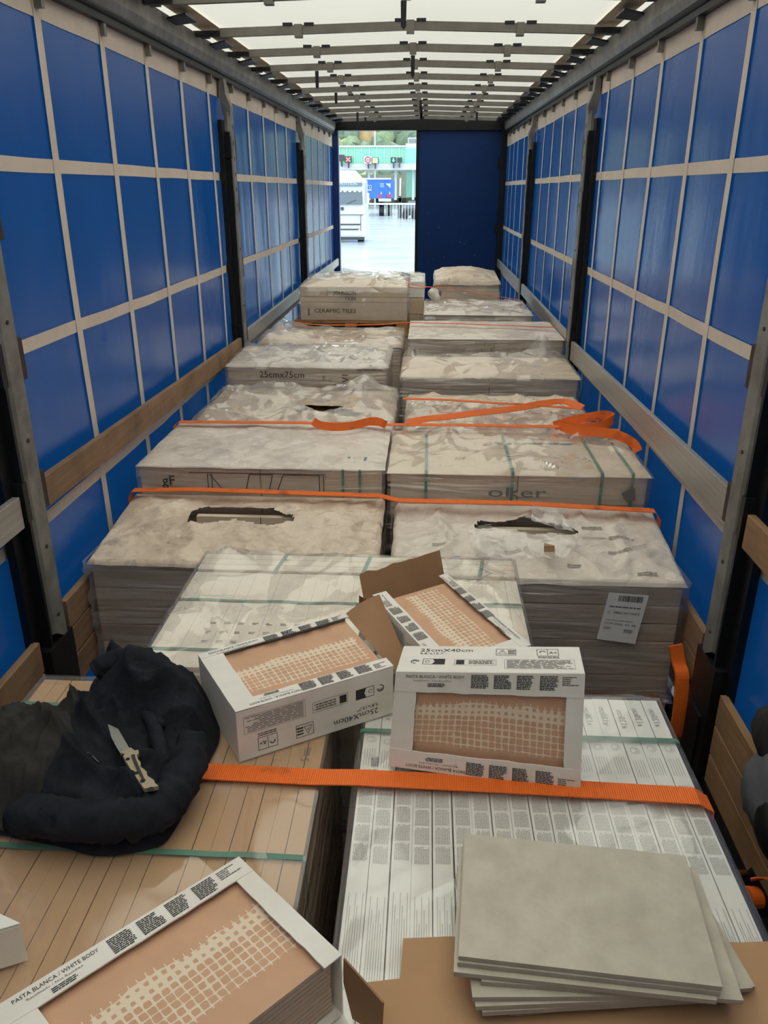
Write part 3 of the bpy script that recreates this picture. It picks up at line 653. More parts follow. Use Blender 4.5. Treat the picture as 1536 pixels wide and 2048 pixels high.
def mlump(x, y):
    h = .05*math.exp(-(((x+.52)/.07)**2+((y-2.5)/.05)**2))+.02*ridge((x*2.1+y*3.4), (x-y)*1.4, 3.3)
    return h+.03*math.exp(-(((x-.40)/.08)**2+((y-2.3)/.14)**2))
cover(r, Mx0, Mx1, My0, My1, .853, .857, M_film, amp=.02, scale=4.2, bulge=.006, skirt=.05, seed=6, lump=mlump, name='top_film', nu=80, nv=56, holes=[[(-.06, 2.12), (.04, 2.1), (.05, 2.46), (-.03, 2.48)]])
pm = Print(lambda a, b: Vector((a, b, .8434)))
for k in range(26):
    R_ = random.Random(k); pm.block(-.5+.02*(k % 9)*2.2, 2.02+.055*(k//9), -.48+.02*(k % 9)*2.2, 2.035+.055*(k//9), 2, seed=k, rag=.6)
pm.build('printing', [M_inkf], r)

# ---- row A: tall wrapped stacks with torn tops
def hole_px(pts, z): return [tuple(P(a, b, z=z)[:2]) for a, b in pts]
AL = (-1.2, -.03, 2.86, 3.44)
r = load('tall kraft-topped stack with a torn hole at left', *AL); wood_pallet(r, *AL)
cartons(r, *AL, .136, .655, 1, 1, 6, M_side, gap=.006)
hA = hole_px([(375, 1052), (392, 1030), (415, 1020), (450, 1022), (500, 1030), (550, 1030), (586, 1040), (588, 1052), (540, 1056), (470, 1047), (410, 1050)], .74)
cover(r, *AL, .70, .765, M_cap, amp=.016, scale=5, bulge=.02, skirt=.03, holes=[hA], seed=11, nu=90, nv=56)
yi = P(480, 1030, z=.74).y-.02
MB().bx(-.86, -.24, yi, yi+.03, .655, .738).build('inner_carton', M_kraftp, r)
pi = Print(CF(yi-.0015))
for x in (-.62, -.47): Print(CF(yi-.0015)).text('n', x, .7, .012).build('printing', [M_ink], r)
for x in (-.57, -.385): Print(CF(yi-.0015)).rect(x, .655, x+.003, .74).build('printing', [M_ink], r)
side_wrap(r, *AL, .1, .70, M_films, off=.012, amp=.014, seed=3)
AR = (.04, 1.2, 2.86, 3.44)
r = load('tall pale stack with a white barcode label at right', *AR); wood_pallet(r, *AR)
cartons(r, *AR, .136, .63, 1, 1, 6, M_side, gap=.006)
hB = hole_px([(945, 1068), (960, 1058), (1010, 1052), (1060, 1050), (1110, 1060), (1156, 1070), (1150, 1076), (1100, 1073), (1060, 1076), (1010, 1068)], .71)
cover(r, *AR, .662, .745, M_cap2, amp=.016, scale=5, bulge=.022, skirt=.03, holes=[hB], seed=17, nu=90, nv=56)
ca = cover.at
pt_ = Print(lambda a, b: ca(a, b))
for k, (x, y, w) in enumerate(((.95, 3.12, .09), (.93, 3.02, .1), (.5, 3.0, .07), (.2, 3.05, .06), (.75, 2.93, .06), (1.02, 2.88, .08), (.4, 3.18, .06), (.85, 3.2, .09))): pt_.block(x, y, x+w, y+.022, 2, seed=k, fill=.5, rag=.2)
for k in range(7): pt_.line((.6+.008*k, 3.26), (.606+.008*k, 3.29+.008*(k % 2)), .004, 1)
pt_.rect(.84, 3.135, 1.06, 3.138, 1); pt_.build('printing', [M_inkf, M_ink], r)
yi = P(1060, 1056, z=.71).y-.01
MB().bx(.28, .95, yi, yi+.03, .63, .705).build('inner_carton', M_kraftp, r)
pi = Print(CF(yi-.0015))
for x in (.42, .58, .72): Print(CF(yi-.0015)).text('n', x, .675, .012).build('printing', [M_ink], r)
# torn flap of film over the hole and a scrap of board
def flap(u, v):
    a = P(1062, 1040, z=.75); b = P(1150, 1066, z=.74); t = P(1065, 1008, z=.80); c = P(1120, 1022, z=.80)
    p = a.lerp(b, u).lerp(t.lerp(c, u), v); p.z += .012*nz(u*4, v*3, 2); return p
MB().grid(flap, 12, 8).build('torn_film', M_filmm, r, smooth=True)
def flap2(u, v):
    a = P(935, 1068, z=.735); b = P(1165, 1078, z=.735); t = P(950, 1118, z=.715); c = P(1130, 1125, z=.715)
    p = a.lerp(b, u).lerp(t.lerp(c, u), v); p.z += .010+.014*ridge(u*4, v*3, 5); return p
MB().grid(flap2, 20, 12).build('torn_film', M_film, r, smooth=True)
q = P(1098, 1102, z=.735)
MB().hexa([q+Vector(d) for d in ((-.022, -.012, 0), (.018, -.02, .005), (.024, .01, .0), (-.015, .016, .006), (-.024, -.008, .026), (.014, -.014, .03), (.022, .012, .02), (-.018, .016, .028))]).build('torn_scrap', M_brown, r)
side_wrap(r, *AR, .1, .665, M_films, off=.012, amp=.014, seed=7)
# paper label on the front
yl = AR[2]-.032
lp = [P(a, b, y=yl) for a, b in ((1193, 1278), (1270, 1288), (1298, 1191), (1218, 1185))]
lb = MB().prism(lp, (0, .0006, 0)).build('paper_label', M_paper, r)
def lf(a, b):   # a,b in 0..1 on the slanted label
    p = lp[0].lerp(lp[1], a).lerp(lp[3].lerp(lp[2], a), b); return p+Vector((0, -.0012, 0))
pl = Print(lf); pl.barcode(.27, .84, .88, .96)
pl.block(.1, .70, .9, .745, 1, seed=3, rag=.05, mat=1)
pl.text('C', .09, .575, .055, w=.07).text('URBAN ART WHITE', .24, .58, .05, w=.66)
pl.text('COM 0000  00  00', .08, .345, .045, w=.8).block(.1, .24, .3, .3, 3, seed=4, mat=1).block(.62, .2, .85, .28, 3, seed=5, mat=1).block(.1, .43, .8, .45, 1, seed=6, rag=.1, mat=1)
pl.build('printing', [M_ink, M_inkg], lb)
pt = Print(lambda a, b: Vector((a, b, .742)))
# ---- row B
BL = (-1.195, -.035, 3.5, 4.2)
r = load('left pallet topped by pale cartons under the tight orange strap', *BL); wood_pallet(r, *BL)
cartons(r, *BL, .136, .885, 2, 1, 5, M_kraftp, gap=.005)
cover(r, *BL, .893, .9, M_cap2, amp=.010, scale=3.2, bulge=.008, skirt=.012, seed=21)
side_wrap(r, *BL, .1, .89, M_films, off=.01, amp=.007, seed=9)
pb = Print(CF(BL[2]-.024))
z0, z1 = .78, .86
for a, b, c, d in ((-.86, z0, -.86, z1), (-.85, z1, -.79, z0), (-.84, z1, -.84, z0), (-.68, z0, -.66, z1), (-.66, z1, -.55, z1), (-.55, z1, -.57, z0), (-.53, z0, -.5, z1), (-.5, z1, -.33, z1), (-.33, z1, -.33, z0), (-.31, z1, -.31, z0), (-.95, z1+.005, -.3, z1+.005)): pb.line((a, b), (c, d), .004)
pb.text('gF', -1.08, .80, .05); pb.build('printing', [M_ink], r)
for x in (-.14, -.06-.16): MB().ribbon([(x, BL[2]-.014, .75), (x, BL[2]-.014, .885), (x+.02, BL[2]+.12, .908)], (1, 0, 0), .012, .0015).build('binding_band', M_green, r)
BR = (0.0, 1.195, 3.5, 4.17)
r = load('right pallet with green bands and large grey lettering on its front', *BR); wood_pallet(r, *BR)
cartons(r, *BR, .136, .875, 2, 1, 5, M_kraftp, gap=.005)
cover(r, *BR, .879, .885, M_kraftp, amp=.004, scale=3, bulge=.004, skirt=.01, seed=25, name='top_carton_sheet')
side_wrap(r, *BR, .1, .875, M_films, off=.01, amp=.006, seed=12)
for x in (.17, .57, .98): band_over(r, x, BR[2], BR[3]-.1, .888, .6)
for x, a in ((1.12, .03),): band_over(r, x, BR[2], BR[3]-.2, .888, .65)
pb = Print(CF(BR[2]-.024)); pb.text('oker', .46, .772, .05, w=.27); pb.poly([(1.07, .80), (1.13, .83), (1.14, .77), (1.1, .76)]); pb.build('printing', [M_inkg], r)
pb = Print(lambda a, b: Vector((a, b, .8905))); pb.block(.52, 3.93, .92, 3.96, 2, seed=7, rag=.02); pb.rect(.5, 3.92, .503, 3.97, 0); pb.build('printing', [M_green], r)
cover(r, *BR, .896, .905, M_film, amp=.03, scale=3.6, bulge=.01, skirt=.03, seed=28, name='top_film', nu=80, nv=50, ov=.02)
# ---- row C
CL = (-1.17, -.03, 4.27, 5.1)
r = load('left pallet hidden under a heap of ruffled clear film', *CL); wood_pallet(r, *CL)
cartons(r, *CL, .136, .845, 2, 2, 5, M_kraftp, gap=.005)
cover(r, *CL, .862, .875, M_cap, amp=.02, scale=3, bulge=.02, skirt=.03, seed=31, holes=[[(-.62, 4.5), (-.24, 4.46), (-.2, 4.52), (-.4, 4.6), (-.56, 4.6)]])
def heap(x, y): return .13*math.exp(-(((x+.21)/.13)**2+((y-4.72)/.2)**2))*(1+.25*ridge(x*9, y*5, 4))+.03*ridge(x*3+y*2, y*3-x, 7)
cover(r, *CL, .875, .89, M_filmm, amp=.035, scale=3.2, bulge=.02, skirt=.06, seed=34, lump=heap, name='ruffled_film', nu=96, nv=64, ov=.02, holes=[[(-.66, 4.46), (-.26, 4.43), (-.2, 4.5), (-.36, 4.56), (-.58, 4.56)]])
side_wrap(r, *CL, .1, .86, M_films, seed=14)
MB().ribbon([(-.44, 4.46, .868), (-.44, 4.62, .868)], (1, 0, 0), .016, .0015).build('binding_band', M_green, r)
CR = (.05, 1.12, 4.27, 5.1)
r = load('low right pallet crossed by two orange straps', *CR); wood_pallet(r, *CR)
cartons(r, *CR, .136, .835, 2, 2, 5, M_kraftp, gap=.005)
cover(r, *CR, .845, .86, M_cap, amp=.03, scale=4, bulge=.02, skirt=.03, seed=41)
cover(r, *CR, .862, .875, M_filmm, amp=.03, scale=4.2, bulge=.02, skirt=.05, seed=44, name='top_film', keepfn=lambda x, y: y < 4.75+.1*nz(x*3, 1))
side_wrap(r, *CR, .1, .85, M_films, seed=15)
# ---- row D
DL = (-1.18, -.1, 5.25, 5.88)
r = load('left pallet of cartons printed 25cmx75cm', *DL); wood_pallet(r, *DL)
cartons(r, *DL, .136, 1.0, 1, 2, 6, M_kraftp, gap=.005)
cover(r, *DL, 1.006, 1.02, M_cap2, amp=.014, scale=4, bulge=.01, skirt=.015, seed=51)
side_wrap(r, *DL, .1, 1.0, M_films, seed=16)
cover(r, *DL, 1.02, 1.035, M_film, amp=.035, scale=3.4, bulge=.01, skirt=.05, seed=52, name='top_film', ov=.02)
pd = Print(CF(DL[2]-.024)); pd.text('25cmx75cm', -.955, .93, .042, w=.30).text('7x29,5', -.88, .893, .018, mat=1).block(-.53, .915, -.515, .945, 3, seed=1)
pd.poly([(-.40, .955), (-.36, .955), (-.36, .949), (-.40, .949)]).line((-.40, .935), (-.36, .92), .005).line((-.36, .92), (-.40, .905), .005); pd.block(-.3, .985, .0-.13, .992, 1, seed=5, rag=0)
pd.build('printing', [M_ink, M_inkg], r)
DR = (.0, 1.17, 5.25, 5.88)
r = load('right pallet in tight grey film with a tuft of film on top', *DR); wood_pallet(r, *DR)
cartons(r, *DR, .136, .94, 2, 2, 6, M_side, gap=.005)
cover(r, *DR, .945, .955, M_kraftp, amp=.006, scale=4, bulge=.006, skirt=.012, seed=55, name='top_carton_sheet')
side_wrap(r, *DR, .1, .945, M_films, off=.01, amp=.012, seed=18)
def tuft(x, y): return .12*math.exp(-(((x-1.0)/.08)**2+((y-5.82)/.1)**2))*(1+.3*ridge(x*12, y*9, 1))+.05*math.exp(-(((x-.06)/.08)**2+((y-5.75)/.25)**2))
cover(r, *DR, .96, .97, M_film, amp=.035, scale=3, bulge=.01, skirt=.05, seed=57, lump=tuft, name='top_film', nu=80, nv=50, ov=.02)
# ---- row E
EL = (-1.14, -.035, 6.12, 6.9)
r = load('left pallet with sagging brown film in front of the wooden pallet', *EL); wood_pallet(r, *EL)
cartons(r, *EL, .136, .972, 2, 2, 6, M_kraftp, gap=.005)
cover(r, *EL, .998, .985, M_cap, amp=.028, scale=2.6, bulge=.0, skirt=.04, seed=61, lump=lambda x, y: .05*sstep(-.7, -1.1, x)-.02)
side_wrap(r, *EL, .1, 1.0, M_films, seed=20)
cover(r, *EL, 1.012, .998, M_film, amp=.03, scale=3, bulge=.0, skirt=.06, seed=63, name='top_film', ov=.02, lump=lambda x, y: .05*sstep(-.7, -1.1, x))
ER = (.03, 1.195, 6.1, 6.95)
r = load('right pallet of clean cartons with a printed size line', *ER); wood_pallet(r, *ER)
cartons(r, *ER, .136, 1.045, 1, 2, 7, M_kraftp, gap=.005)
cover(r, *ER, 1.052, 1.056, M_cap2, amp=.005, scale=3, bulge=.004, skirt=.008, seed=65)
side_wrap(r, *ER, .1, 1.045, M_films, off=.01, amp=.004, seed=22)
pe = Print(CF(ER[2]-.024)); pe.text('60cmx60cm', .28, .965, .03, w=.18).frame(.53, .96, .68, 1.035, .003).frame(.60, .985, .675, 1.035, .003).rect(.575, .965, .585, .985).rect(.65, .965, .66, .985).frame(.78, .955, .9, 1.03, .002); pe.build('printing', [M_inkf], r)
# ---- row F: double-stacked load with printed cartons, on its own wooden pallet
FL = (-1.02, -.012, 7.2, 8.0)
r = load('left double stack of cartons lettered CERAMIC TILES on its own wooden pallet', *FL); wood_pallet(r, *FL)
cartons(r, *FL, .136, .87, 2, 2, 5, M_kraftp, gap=.005, name='lower_carton')
wood_pallet(r, FL[0]-.01, FL[1], 7.19, 8.0, .878)
F2 = (-.97, -.016, 7.2, 7.95)
for a, b in ((1.015, 1.17), (1.172, 1.215), (1.218, 1.305)): MB().bx(*F2, a, b).build('carton', M_kraftp, r, bevel=.004)
cover(r, *F2, 1.308, 1.34, M_film, amp=.03, scale=3, bulge=.02, skirt=.06, seed=71, name='top_film', ov=.02)
side_wrap(r, *F2, 1.01, 1.305, M_film, off=.01, amp=.006, seed=24)
pf = Print(CF(F2[2]-.03)); pf.text('JOHNSON', -.67, 1.24, .032, w=.2).text('TILES', -.57, 1.195, .026, w=.1).text('CERAMIC TILES', -.84, 1.085, .034, w=.37).line((-.72, 1.225), (-.72, 1.29), .003, 1).line((-.72, 1.225), (-.5, 1.225), .003, 1).block(-.9, 1.06, -.88, 1.12, 5, seed=3); pf.build('printing', [M_ink, M_inkg], r)
FR = (.143, 1.09, 7.2, 8.1)
r = load('right low pallet under clear film before the blue door', *FR); wood_pallet(r, *FR)
cartons(r, *FR, .136, 1.07, 1, 2, 6, M_kraftp, gap=.005)
cover(r, *FR, 1.075, 1.08, M_cap2, amp=.006, scale=3, bulge=.004, skirt=.01, seed=75)
cover(r, *FR, 1.086, 1.092, M_film, amp=.02, scale=3, bulge=.006, skirt=.09, seed=76, name='top_film', ov=.02)
side_wrap(r, *FR, .1, 1.07, M_films, off=.01, amp=.006, seed=26)
# ---- row G
GL = (-.95, .132, 8.12, 8.95)
r = load('white-topped pallet peeking out behind the stack lettered CERAMIC TILES', *GL); wood_pallet(r, *GL)
cartons(r, *GL, .136, 1.1, 2, 2, 6, M_kraftp, gap=.005)
MB().bx(*GL, 1.102, 1.26).build('white_carton', M_white, r, bevel=.006)
cover(r, *GL, 1.265, 1.27, M_filmm, amp=.02, scale=3, bulge=.01, skirt=.1, seed=78, name='top_film', ov=.01)
GR = (.225, .9, 8.4, 9.2)
r = load('rounded film-covered stack standing before the closed blue door', *GR); wood_pallet(r, *GR)
cartons(r, *GR, .136, 1.05, 2, 2, 6, M_kraftp, gap=.005)
MB().bx(.3, .9, 8.4, 9.15, 1.052, 1.13).build('carton', M_kraftp, r, bevel=.004)
MB().bx(.24, .89, 8.42, 9.15, 1.132, 1.23).build('carton', M_kraftp, r, bevel=.004)
cover(r, .235, .895, 8.41, 9.18, 1.235, 1.27, M_cap, amp=.02, scale=3, bulge=.025, skirt=.05, seed=79, lump=lambda x, y: .045*math.exp(-((x-.5)/.2)**2))
side_wrap(r, .235, .895, 8.41, 9.16, 1.05, 1.235, M_film, amp=.01, seed=28)
o = MB().sphere((0, 0, 0), (.06, .06, .055), 12, 8)
for v in o.v: v += v.normalized()*.045*nz(v.x*22, v.y*22, v.z*22); v += Vector((.235, 8.0, 1.15))
o = o.build('crumpled_paper', M_white, smooth=True); tag(o, 'crumpled white paper on the far right cartons', 'paper')
# ================================================================== OPEN TILE BOXES
def on_plane(px, py, pt, n):
    d = fw + rt*((px-768)/FPX) - up*((py-1024)/FPX); n = Vector(n); t = (Vector(pt)-CPOS).dot(n)/d.dot(n); return CPOS+d*t
def tile_box(label, BLc, BRc, TRc, TLc, h, bl=.055, br=.04, bb=.042, bt=.042, open_end=False, near_wall=True, n=None, tiles=10, side_print=True, grp='opened white tile boxes', tlabel='', tgroup='', flapdir=None, tile_from=.0):
    BLc, BRc, TRc, TLc = (Vector(q) for q in (BLc, BRc, TRc, TLc))
    if n is None: n = (BRc-BLc).cross(TLc-BLc).normalized()
    n = Vector(n).normalized(); L = ((BRc-BLc).length+(TRc-TLc).length)/2; Wd = ((TLc-BLc).length+(TRc-BRc).length)/2
    def mp(u, v, w=0.0): a = BLc.lerp(BRc, u/L); b = TLc.lerp(TRc, u/L); return a.lerp(b, v/Wd)+n*w
    low = min((mp(a, b, c) for a in (0, L) for b in (0, Wd) for c in (0, -h)), key=lambda q: q.z)
    c = mp(L/2, Wd/2, -h/2)
    r = thing('tile_box', label, 'box', (c.x, c.y, low.z), grp)
    t = .003
    def slab(u0, u1, v0, v1, w0, w1, name, m):
        return MB().hexa([mp(u0, v0, w0), mp(u1, v0, w0), mp(u1, v1, w0), mp(u0, v1, w0), mp(u0, v0, w1), mp(u1, v0, w1), mp(u1, v1, w1), mp(u0, v1, w1)]).build(name, m, r, bevel=.0015)
    slab(0, L, 0, Wd, -h, -h+t, 'bottom', M_whiteb)
    slab(0, L, Wd-t, Wd, -h, 0, 'side_wall', M_whiteb)
    if near_wall: slab(0, L, 0, t, -h, 0, 'side_wall', M_whiteb)
    slab(0, t, 0, Wd, -h, 0, 'end_wall', M_whiteb)
    if not open_end: slab(L-t, L, 0, Wd, -h, 0, 'end_wall', M_whiteb)
    def rim(side, w):
        pts = []; N_ = 16
        for i in range(N_+1):
            f = i/N_; j = .0025*nz(f*9, w*77, side)+.0015*nz(f*30, w*31, side)
            if side == 0: pts.append((L*f, w+j))
            elif side == 1: pts.append((L*(1-f), Wd-w+j))
            elif side == 2: pts.append((w+j, Wd*(1-f)))
            else: pts.append((L-w+j, Wd*f))
        outer = {0: [(L, 0), (0, 0)], 1: [(0, Wd), (L, Wd)], 2: [(0, 0), (0, Wd)], 3: [(L, Wd), (L, 0)]}[side]
        lift = .001 if side < 2 else 0
        MB().prism([mp(a, b, lift) for a, b in pts+outer], n*t).build('rim_flap', M_whiteb, r)
    if bb: rim(0, bb)
    if bt: rim(1, bt)
    if bl: rim(2, bl)
    if br: rim(3, br)
    # ink. strip at v=W upright, strip at v=0 upside down, sides follow round the edges
    def ink(fn, name, strip, mats=(M_ink, M_inkg)):
        p = Print(fn)
        if strip:
            p.text('PASTA BLANCA / WHITE BODY', .025, .027, .0075, w=.132).text('Rectificado / Not Rectified', .042, .0185, .004, w=.085, mat=1)
            p.block(.075, .004, .115, .0145, 3, seed=5, rag=.5)
            for k in range(4): p.block(.172+.0505*k, .004, .212+.0505*k, .037, 9, fill=.62, rag=.3, seed=9+k, mat=0)
            p.block(.372, .015, L-.012, .036, 5, seed=3, rag=.6, mat=1)
        else:
            hh = h
            p.text('25cmX40cm', .045, hh*.76, .016, w=.125).text('9,8"x15,7"', .045, hh*.65, .0095, w=.06)
            p.ring(.038, hh*.36, .009, .0022, part=.8).ring(.038, hh*.36, .005, .002, part=.5)
            p.frame(.056, hh*.26, .108, hh*.47, .0014).poly([(.079, hh*.27), (.107, hh*.27), (.107, hh*.46), (.079, hh*.46), (.084, hh*.365)]).ring(.067, hh*.36, .005, .0012)
            p.frame(.13, hh*.24, .226, hh*.46, .0009, 1).rect(.134, hh*.27, .153, hh*.43).ring(.1435, hh*.35, .005, .001).block(.163, hh*.28, .222, hh*.43, 3, seed=8, rag=.1, mat=1)
            p.frame(.225, hh*.62, .272, hh*.88, .0012).line((.23, hh*.68), (.24, hh*.84), .0012).line((.24, hh*.84), (.25, hh*.68), .0012).line((.23, hh*.68), (.25, hh*.68), .0012).rect(.2394, hh*.72, .2406, hh*.78).block(.253, hh*.66, .27, hh*.84, 3, seed=4, rag=.1)
            p.frame(.32, hh*.62, .37, hh*.88, .0012).rect(.344, hh*.62, .3452, hh*.88).text('A+', .348, hh*.7, .012, w=.018).ring(.333, hh*.76, .006, .0025, part=.6).block(.322, hh*.52, .37, hh*.6, 2, seed=6, rag=.1, mat=1)
            p.frame(.245, hh*.12, .402, hh*.47, .0008, 1).block(.25, hh*.14, .398, hh*.45, 9, fill=.4, rag=.25, seed=12, mat=1)
        p.build(name, list(mats), r)
    if bt: ink(lambda a, b: mp(a, Wd-.042+b, t+.0017), 'printing', True)
    if bb: ink(lambda a, b: mp(.195-a if a < .165 else a, .042-b, t+.0017), 'printing', True)
    if side_print:
        ink(lambda a, b: mp(a, Wd+.0006, -h+b) if False else mp(a, Wd+.0007, -b), 'printing', False)
        if near_wall: ink(lambda a, b: mp(L-a, -.0007, -b) if True else None, 'printing', False)
    # tiles inside, back of the top one showing
    tl, tw = min(.40, L-.012), min(.25, Wd-.012); u0, v0 = (L-tl)/2, (Wd-tw)/2; th = (h-.018)/max(tiles, 1)
    for k in range(tiles):
        w1 = -.010-th*k; w0 = w1-th*.82; du = .002*nz(k*3.1, h); dv = .002*nz(k*1.7, h+4)
        q = [mp(u0+du+a, v0+dv+b, w) for w in (w0, w1) for a, b in ((0, 0), (tl, 0), (tl, tw), (0, tw))]
        m = MB(); m.add(q, [(4, 5, 6, 7)], [[(0, 0), (tl, 0), (tl, tw), (0, tw)]], 0)
        m.add(q, [(3, 2, 1, 0), (0, 1, 5, 4), (1, 2, 6, 5), (2, 3, 7, 6), (3, 0, 4, 7)], None, 1)
        o = m.build('ceramic_tile', [M_glue, M_tilebody])
        tag(o, tlabel if k == 0 else tlabel.replace('glue-gridded tile facing up in', 'tile below the top one in'), 'tile', tgroup)
    return r, mp, L, Wd, t
# left middle box
zt = .991
r, mp, L, Wd, t = tile_box('open tile box lying beside the jacket with its printed side to the front', P(471, 1427, z=zt), P(787, 1334, z=zt), P(690, 1228, z=zt), P(396, 1312, z=zt), .139,
    bl=.058, br=0, bb=.04, bt=.024, open_end=True, tlabel='glue-gridded tile facing up in the box beside the jacket', tgroup='tiles in the box beside the jacket')
def wavy_flap(r, pts_fn, name='end_flap', m=None):
    MB().grid(pts_fn, 10, 6).grid(lambda u, v: pts_fn(1-u, v)+Vector((0, 0, -.0006)), 10, 6).build(name, m or M_brownin, r, smooth=True)
a0, a1 = mp(L, Wd, 0), mp(L, Wd*.05, -.01); od = (mp(L, 0)-mp(0, 0)).normalized()
wavy_flap(r, lambda u, v: a0.lerp(a1, u)+od*(.11*v*(1-.25*u))+Vector((0, 0, .035*math.sin(v*1.6)*(1-.6*u)-.10*v*u)))
# upper box on the middle pallet
zt = .987
nr, fr_, fl_ = P(1062, 1292, z=zt), P(893, 1149, z=zt), P(745, 1192, z=zt)
r, mp, L, Wd, t = tile_box('open tile box on the film-covered cream pallet, brown flap raised', nr, fr_, fl_, nr+(fl_-fr_), .112,
    bl=.05, br=0, bb=.03, bt=.046, open_end=True, tlabel='glue-gridded tile facing up in the box with the raised flap', tgroup='tiles in the box with the raised flap')
a0, a1 = mp(L, Wd+.02, -.02), mp(L, -.004, -.01); od = (mp(L, 0)-mp(0, 0)).normalized()
wavy_flap(r, lambda u, v: a0.lerp(a1, u)+od*(.055*v)+Vector((0, 0, (.07+.012*nz(u*6, 1))*v-.045*(1-v))))
wavy_flap(r, lambda u, v: mp(L-.02+.07*u, Wd+.004+.02*u, -.1+.085*v+.006*nz(u*4, v)))
# box standing upright in front
pp, pn = (.308, 1.461, .996), (-.096, -.985, .141)
q = [on_plane(a, b, pp, pn) for a, b in ((777, 1530), (1160, 1583), (1170, 1346), (792, 1342))]
r, mp, L, Wd, t = tile_box('upright open tile box with its printed window face toward the camera', *q, .14, bl=.05, br=.038, bb=.05, bt=.052, n=pn, tlabel='glue-gridded tile facing up in the upright box', tgroup='tiles in the upright box', tiles=9)
# big box at the lower left
zt = .985
tr_, br_, tl_ = P(478, 1716, z=zt), P(684, 1912, z=zt), P(-62, 2050, z=zt)
ux = (tl_-tr_).normalized()
tl_ = tr_+ux*.425
r, mp, L, Wd, t = tile_box('open tile box at the lower left corner with stacked tile edges showing', tl_+(br_-tr_), br_, tr_, tl_, .132,
    bl=.05, br=.035, bb=0, bt=.043, near_wall=False, tlabel='glue-gridded tile facing up in the lower left box', tgroup='tiles in the lower left box', tiles=11, side_print=False)
MB().prism([mp(L+.001, -.002, -.005), mp(L+.001, -.09, -.02), mp(L+.001, -.085, -.1), mp(L+.001, -.02, -.125), mp(L+.001, .0, -.06)], (mp(L, 0)-mp(0, 0)).normalized()*.003).build('hanging_flap', M_brownin, r)
# closed carton peeking in at the left edge
b0 = P(84, 1972, z=.852); ztop = None
c1 = Vector((b0.x, b0.y, .945)); d1 = (P(0, 1828, z=.945)-P(41, 1847, z=.945)).normalized(); d1 = Vector((d1.x, d1.y, 0)).normalized(); d2 = Vector((-.9, -.42, 0)).normalized()
c1 = P(41, 1847, z=.945)
cr = thing('carton', 'closed cream carton cut off by the left edge', 'box', (c1.x-.1, c1.y-.05, .855))
pts = [c1, c1+d2*.2, c1+d2*.2+d1*.16, c1+d1*.16]
MB().prism([Vector((p.x, p.y, .855)) for p in pts], (0, 0, .088)).build('body', M_whiteb, cr, bevel=.004)
MB().prism([Vector((p.x, p.y, .9435)) for p in pts], (0, 0, .0025)).build('lid', M_white, cr)
# ---- flattened brown carton and the grey tiles
zc = .8695
pts = [(735, 2075), (733, 1968), (800, 1960), (806, 1880), (895, 1876), (1200, 1880), (1480, 1888), (1560, 1885), (1640, 1990), (1700, 2140), (1200, 2200), (735, 2160)]
o = MB().prism([P(a, b, z=zc) for a, b in pts], (0, 0, .004)).build('flattened_carton', M_brown); tag(o, 'flattened brown cardboard under the pile of grey tiles', 'cardboard')
tile_l, tile_w, tile_t = .405, .262, .0098
def grey_tile(cx_, cy_, ang, z, label):
    ca, sa = math.cos(ang), math.sin(ang)
    def Q(a, b, zz): return Vector((cx_+a*ca-b*sa, cy_+a*sa+b*ca, zz))
    q = [Q(a, b, zz) for zz in (z, z+tile_t) for a, b in ((-tile_l/2, -tile_w/2), (tile_l/2, -tile_w/2), (tile_l/2, tile_w/2), (-tile_l/2, tile_w/2))]
    m = MB(); m.add(q, [(4, 5, 6, 7)], None, 0); m.add(q, [(3, 2, 1, 0), (0, 1, 5, 4), (1, 2, 6, 5), (2, 3, 7, 6), (3, 0, 4, 7)], None, 1)
    o = m.build('stone_tile', [M_stone, mat('grey_tile_edge', lin(178, 168, 156), rough=.8, nscale=25, namt=.15)], bevel=.0008); tag(o, label, 'tile', 'pile of grey tiles')
zz = .8742
tc = P(1163, 1815, z=.975); 
stack = [(.06, .036, 9.5, 'bottom'), (.052, .028, 8.8, 'second lowest'), (.014, .010, 6.5, 'third lowest'), (.006, .008, 5.4, 'fourth lowest'), (.006, .009, 3.4, 'fifth lowest'), (.032, .012, -1.5, 'fourth from the top'), (-.007, .010, -3.8, 'third from the top'), (.0, .018, -4.2, 'second from the top'), (.002, .020, -4.5, 'topmost')]
for i, (dx, dy, an, nm) in enumerate(stack):
    grey_tile(tc.x+dx, tc.y+dy-.0*i, math.radians(an), zz+i*(tile_t+.0003), '%s of the fanned pile of grey stone-look tiles' % nm)
# ================================================================== JACKET AND KNIFE
zj = .858
out = [tuple(P(a, b, z=zj+.03)[:2]) for a, b in ((-60, 1470), (-20, 1430), (60, 1405), (125, 1418), (165, 1405), (180, 1350), (215, 1325), (300, 1322), (338, 1350), (350, 1370), (420, 1380), (438, 1450), (418, 1500), (395, 1550), (368, 1600), (345, 1640), (310, 1672), (200, 1690), (120, 1672), (60, 1660), (10, 1650), (-60, 1620))]
jr = thing('jacket', 'crumpled black fleece jacket thrown over the near left cartons', 'jacket', (-.62, 1.5, zj))
def dense(pts, k=6):
    o = []; n = len(pts)
    for i in range(n-1):
        p0, p1, p2, p3 = pts[max(i-1, 0)], pts[i], pts[i+1], pts[min(i+2, n-1)]
        for j in range(k):
            t = j/k; o.append(.5*((2*p1)+(p2-p0)*t+(2*p0-5*p1+4*p2-p3)*t*t+(3*p1-p0-3*p2+p3)*t**3))
    o.append(pts[-1]); return [Vector(q) for q in o]
outs = dense([Vector((p[0], p[1], 0)) for p in out]+[Vector((out[0][0], out[0][1], 0))], 4)[:-1]; out = [(p.x, p.y) for p in outs]
xs = [p[0] for p in out]; ys = [p[1] for p in out]; X0, X1, Ya, Yb = min(xs), max(xs), min(ys), max(ys)
